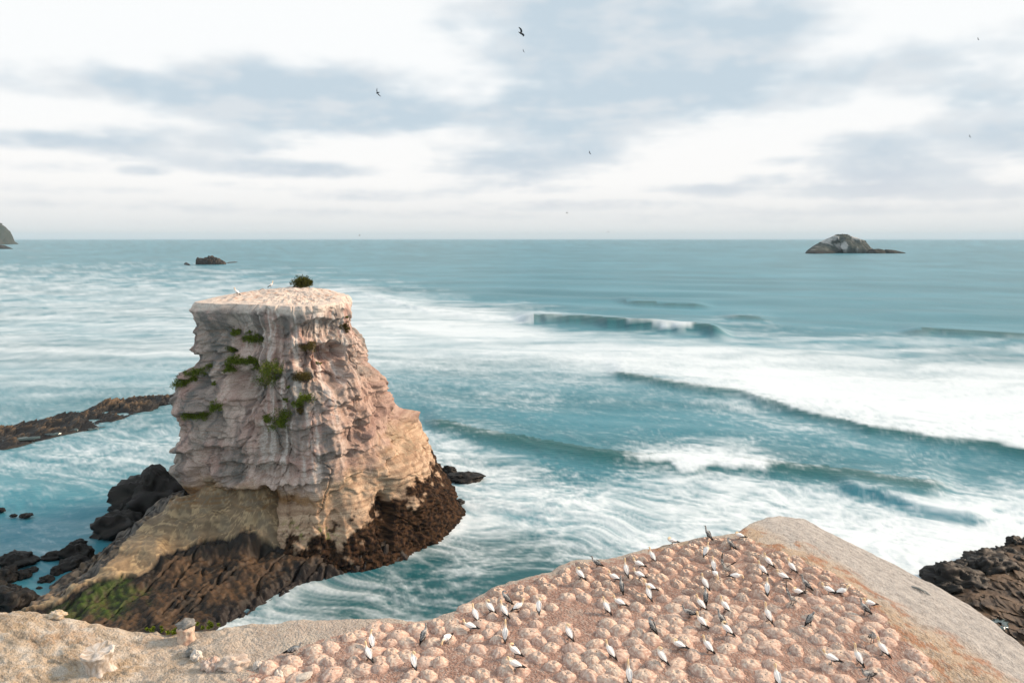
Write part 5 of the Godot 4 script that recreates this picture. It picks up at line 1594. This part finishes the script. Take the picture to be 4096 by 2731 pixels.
# ---------------------------------------------------------------- rocks out at sea
func build_far_rocks() -> void:
	var lump := simplex(0.02, 4, 240)
	var streak := simplex(0.035, 4, 241)
	var guano := func(q: Vector3, h: float, t: float, n: float, m: float) -> Color:
		var c := Color(0.045, 0.062, 0.055).lerp(Color(0.11, 0.128, 0.12), clampf(0.5 + m * 0.9, 0.0, 1.0))
		c = c.lerp(Color(0.66, 0.67, 0.66), smoothstep(0.08, 0.4, streak.get_noise_2d(q.x * 0.7, h * 0.45)) * 0.8 * smoothstep(8.0, 14.0, h))
		return c.lerp(Color(0.03, 0.035, 0.032), smoothstep(11.0, 7.0, h + n * 4.0))
	var dome := thing("guano_island", "bare domed island streaked white with guano on the horizon", "island")
	put("dome_rock", ridge([Vector3(857.61, 2, -1971.06), Vector3(903.45, 14, -2029.42), Vector3(950.76, 31, -2091.34), Vector3(970.6, 48, -2091.34), Vector3(990.43, 57, -2091.34), Vector3(1012.91, 54, -2091.34), Vector3(1036.71, 46, -2091.34), Vector3(1060.52, 36, -2091.34), Vector3(1079.03, 20, -2091.34), Vector3(1094.9, 4, -2091.34)], [18.0, 40.0, 60.0, 72.0, 80.0, 80.0, 76.0, 60.0, 44.0, 20.0], 120, 60, lump, 0.08, guano, 2.2), M["sandstone"], dome)
	var low := func(q: Vector3, h: float, t: float, n: float, m: float) -> Color:
		return Color(0.03, 0.033, 0.03).lerp(Color(0.07, 0.07, 0.06), clampf(0.5 + m, 0.0, 1.0))
	put("low_reef", ridge([Vector3(1042.05, 6, -2029.42), Vector3(1060.02, 14, -2029.42), Vector3(1075.42, 14, -2029.42), Vector3(1089.53, 10, -2029.42), Vector3(1095.95, 5, -2029.42)], [20.0, 26.0, 26.0, 22.0, 12.0], 40, 24, lump, 0.2, low), M["sandstone"], dome)
	put("low_reef", ridge([Vector3(1088.25, 4, -2029.42), Vector3(1101.08, 11, -2029.42), Vector3(1116.48, 11, -2029.42), Vector3(1134.45, 7, -2029.42), Vector3(1157.55, 2, -2029.42)], [12.0, 22.0, 24.0, 16.0, 8.0], 40, 24, lump, 0.2, low), M["sandstone"], dome)
	var dark := func(q: Vector3, h: float, t: float, n: float, m: float) -> Color:
		return Color(0.022, 0.023, 0.02).lerp(Color(0.085, 0.062, 0.045), clampf(0.4 + m * 1.4, 0.0, 1.0))
	var crag := simplex(0.09, 4, 243)
	var isle := thing("sea_rock", "small black rock with a peaked top standing out at sea", "sea rock")
	put("main_rock", ridge([Vector3(-534.65, 6, -1165.06), Vector3(-532.44, 10, -1165.06), Vector3(-524.31, 10, -1165.06), Vector3(-516.93, 11, -1165.06), Vector3(-510.28, 13.5, -1165.06), Vector3(-505.11, 13, -1165.06), Vector3(-499.21, 10, -1165.06), Vector3(-492.56, 7, -1165.06), Vector3(-485.91, 3, -1165.06)], [4.0, 10.0, 12.0, 13.0, 13.0, 13.0, 12.0, 10.0, 5.0], 80, 40, crag, 0.25, dark, 3.0), M["shore_rock"], isle)
	put("low_rock", ridge([Vector3(-555.33, 1, -1165.06), Vector3(-553.11, 3.5, -1165.06), Vector3(-540.97, 2.5, -1145.5), Vector3(-528.52, 1, -1126.58)], [1.5, 3.0, 3.0, 1.5], 20, 12, crag, 0.25, dark), M["shore_rock"], isle)
	put("low_rock", ridge([Vector3(-501.47, 0.5, -1206.25), Vector3(-505, 1.6, -1227.95), Vector3(-505.48, 1.4, -1250.44), Vector3(-509.21, 0.5, -1273.77)], [1.5, 3.0, 3.0, 1.5], 20, 12, crag, 0.25, dark), M["shore_rock"], isle)
	var scrub := func(q: Vector3, h: float, t: float, n: float, m: float) -> Color:
		return Color(0.035, 0.055, 0.045).lerp(Color(0.085, 0.09, 0.075), clampf(0.4 + m * 0.9 + smoothstep(60.0, 20.0, h) * 0.3, 0.0, 1.0))
	var hill := simplex(0.004, 4, 244)
	var head := put("headland", ridge([Vector3(-4795.11, 60, -4535.08), Vector3(-4497.7, 190, -4830.19), Vector3(-4234.77, 240, -5062.28), Vector3(-4098.88, 225, -5172.93), Vector3(-4006.78, 190, -5244.59), Vector3(-3932.48, 152, -5300.53), Vector3(-3906.46, 132, -5319.74), Vector3(-3884.55, 100, -5335.75), Vector3(-3869.1, 58, -5346.96), Vector3(-3860.23, 20, -5353.37), Vector3(-3840.15, 4, -5367.79)], [500.0, 500.0, 500.0, 480.0, 460.0, 420.0, 380.0, 320.0, 230.0, 120.0, 40.0], 160, 50, hill, 0.12, scrub, 2.6), M["sandstone"])
	tag(head, "steep bluish headland rising at the edge of the horizon", "headland")
	var ledge := put("low_islet", ridge([Vector3(-2359.52, 8, -2881.82), Vector3(-2213.87, 14, -2881.82), Vector3(-2159.25, 17, -2881.82), Vector3(-2126.48, 17, -2881.82), Vector3(-2113.74, 12, -2881.82), Vector3(-2100.99, 6, -2881.82), Vector3(-2090.07, 2, -2881.82)], [20.0, 30.0, 30.0, 26.0, 20.0, 14.0, 6.0], 60, 24, lump, 0.2, low), M["shore_rock"])
	tag(ledge, "low dark islet in front of the far headland", "islet")


# ---------------------------------------------------------------- small things on the cliff top
func build_small_things() -> void:
	var pink := Color(0.62, 0.42, 0.33)
	var cream := Color(0.80, 0.75, 0.68)
	var grey := Color(0.30, 0.31, 0.30)
	# place, size, colours, label
	var stones := [
		[Vector2(-14.18, -27.84), Vector3(0.45, 0.35, 0.4), grey, Color(0.45, 0.44, 0.42), "grey stone beside a white one on the bare ground"],
		[Vector2(-13.78, -27.47), Vector3(0.5, 0.42, 0.42), cream, Color(0.82, 0.8, 0.78), "white stone beside a grey one on the bare ground"],
		[Vector2(-12.81, -26.64), Vector3(0.8, 0.62, 0.6), pink, Color(0.84, 0.81, 0.77), "white topped stone with an orange foot near the colony's end"],
		[Vector2(-11.91, -26.71), Vector3(1.2, 0.5, 0.8), Color(0.66, 0.53, 0.44), cream, "wide pinkish white hump of rock at the colony's end"],
		[Vector2(-9.67, -25.92), Vector3(0.34, 0.4, 0.3), cream, Color(0.84, 0.82, 0.79), "small upright white stone at the bottom of the picture"],
		[Vector2(-10.83, -26.71), Vector3(0.4, 0.28, 0.34), cream, Color(0.8, 0.78, 0.75), "small white stone among the nearest mounds"],
		[Vector2(-21.03, -29.31), Vector3(0.8, 0.3, 0.5), Color(0.7, 0.55, 0.37), cream, "low tan rock lip crusted white on the shoulder's crest"],
	]
	var k := 0
	for s in stones:
		var size: Vector3 = s[1]
		var o := put("rock_stump", boulder(Vector3(size.x * 1.1, size.y * 1.5, size.z * 1.1), 500 + k * 7, s[2], s[3]), M["guano"])
		o.position = Vector3(s[0].x, ground(s[0].x, s[0].y) + size.y * 0.16, s[0].y)
		tag(o, s[4], "rock", "stones on the bare cliff top")
		k += 1
	# two worn pedestals: outline as (radius, height)
	var p: Vector2 = Vector2(-17.48, -26.55)
	var stump := put("rock_pedestal", pedestal([Vector2(0.72, -0.35), Vector2(0.44, 0.1), Vector2(0.42, 0.45), Vector2(0.48, 0.72), Vector2(0.56, 0.92), Vector2(0.52, 1.0), Vector2(0.4, 0.94), Vector2(0.2, 0.88), Vector2(0.0, 0.87)], 610, Color(0.52, 0.44, 0.36), Color(0.80, 0.76, 0.71)), M["guano"])
	stump.position = Vector3(p.x, ground(p.x, p.y) - 0.05, p.y)
	stump.rotation = Vector3(0.12, 0.4, 0.05)
	tag(stump, "broad white guano-coated stump with a hollow top on the tan shoulder", "rock", "worn rock pedestals")
	p = Vector2(-14.93, -28.94)
	var knob := thing("rock_pedestal", "orange and white stone knob with a grey cap on the cliff edge", "rock", Vector3(p.x, ground(p.x, p.y) - 0.05, p.y), "worn rock pedestals")
	put("stem", pedestal([Vector2(0.45, -0.3), Vector2(0.33, 0.1), Vector2(0.30, 0.4), Vector2(0.34, 0.62), Vector2(0.2, 0.78), Vector2(0.0, 0.8)], 620, pink, Color(0.80, 0.68, 0.56)), M["guano"], knob)
	var cap := put("cap", boulder(Vector3(0.78, 0.42, 0.66), 625, grey * 0.7, Color(0.45, 0.44, 0.42), 26, 14), M["guano"], knob)
	cap.position = Vector3(0.06, 0.84, 0.0)
	var slab_shade := Color(0.62, 0.58, 0.52)
	var slab_at: Vector2 = Vector2(-8.72, -25.86)
	var flat := put("stone_slab", boulder(Vector3(1.0, 0.24, 0.55), 590, slab_shade, cream, 30, 14), M["guano"])
	flat.position = Vector3(slab_at.x, ground(slab_at.x, slab_at.y) + 0.08, slab_at.y)
	flat.rotation = Vector3(0.1, 0.45, 0.12)
	tag(flat, "flat pale slab lying tilted at the bottom among the mounds", "stone slab")
	var stick_at: Vector2 = Vector2(22.91, -35.68)
	var stick := thing("driftwood", "weathered stick of driftwood lying on the bare grey flank", "driftwood", Vector3(stick_at.x, ground(stick_at.x, stick_at.y) + 0.05, stick_at.y))
	stick.rotation_degrees = Vector3(0, -35, -12)
	put("stem", sweep([Vector3(-0.55, 0, 0), Vector3(-0.2, 0.05, 0.03), Vector3(0.15, 0.03, -0.02), Vector3(0.5, 0.0, 0.05)], [0.05, 0.07, 0.06, 0.03], [0.06, 0.08, 0.06, 0.03], [grey, grey * 0.6, grey, cream], 8, 3), M["feathers"], stick)
	put("branch", sweep([Vector3(-0.1, 0.04, 0.02), Vector3(0.05, 0.10, 0.16), Vector3(0.2, 0.08, 0.28)], [0.04, 0.03, 0.012], [0.04, 0.03, 0.012], [grey, grey * 0.7, cream], 8, 3), M["feathers"], stick)
	# grass on the lip of the cliff
	for g in [[Vector2(-16.43, -29.48), 0.8, "short green grass tuft on the cliff lip beside the tan shoulder"], [Vector2(-15.79, -29.57), 0.5, "small green grass tuft on the lip just before the orange knob"], [Vector2(-14.77, -29.78), 0.9, "green grass tuft on the lip behind the orange knob"], [Vector2(-14.06, -29.89), 1.1, "longer green grass tuft on the lip beside the white water"]]:
		var o := thing("grass_tuft", g[2], "grass tuft", Vector3(g[0].x, ground(g[0].x, g[0].y) + 0.02, g[0].y), "grass on the cliff lip")
		put("blades", leaf_clump(Vector3(g[1], 0.12, 0.22), 260, 0.06, Color(0.07, 0.12, 0.01), Color(0.22, 0.27, 0.03), 640 + k, 0.0), M["leaves"], o)
		k += 1
	# shells, feathers and chips strewn over the soil
	var chip := boulder(Vector3(1, 0.5, 0.8), 660, Color(0.55, 0.52, 0.48), Color(0.84, 0.82, 0.79), 7, 5)
	var mm := MultiMesh.new()
	mm.transform_format = MultiMesh.TRANSFORM_3D
	mm.mesh = chip
	var spots: Array[Transform3D] = []
	for n in 9000:
		var x := rng.randf_range(-20.0, 24.0)
		var z := -23.0 - pow(rng.randf(), 0.8) * 20.0
		if Vector2(x, z).length() > table_at(EDGE, rad_to_deg(atan2(x, -z))) - 0.4:
			continue
		spots.append(Transform3D(Basis(Vector3.UP, rng.randf() * TAU).scaled(Vector3.ONE * rng.randf_range(0.02, 0.06)), Vector3(x, stand_height(x, z) + 0.01, z)))
	mm.instance_count = spots.size()
	for n in spots.size():
		mm.set_instance_transform(n, spots[n])
	var litter := MultiMeshInstance3D.new()
	litter.name = "chips_and_feathers"
	litter.multimesh = mm
	litter.material_override = M["guano"]
	litter.set_meta("kind", "stuff")
	litter.set_meta("label", "pale chips of shell and feather strewn over the colony soil")
	add_child(litter, true)
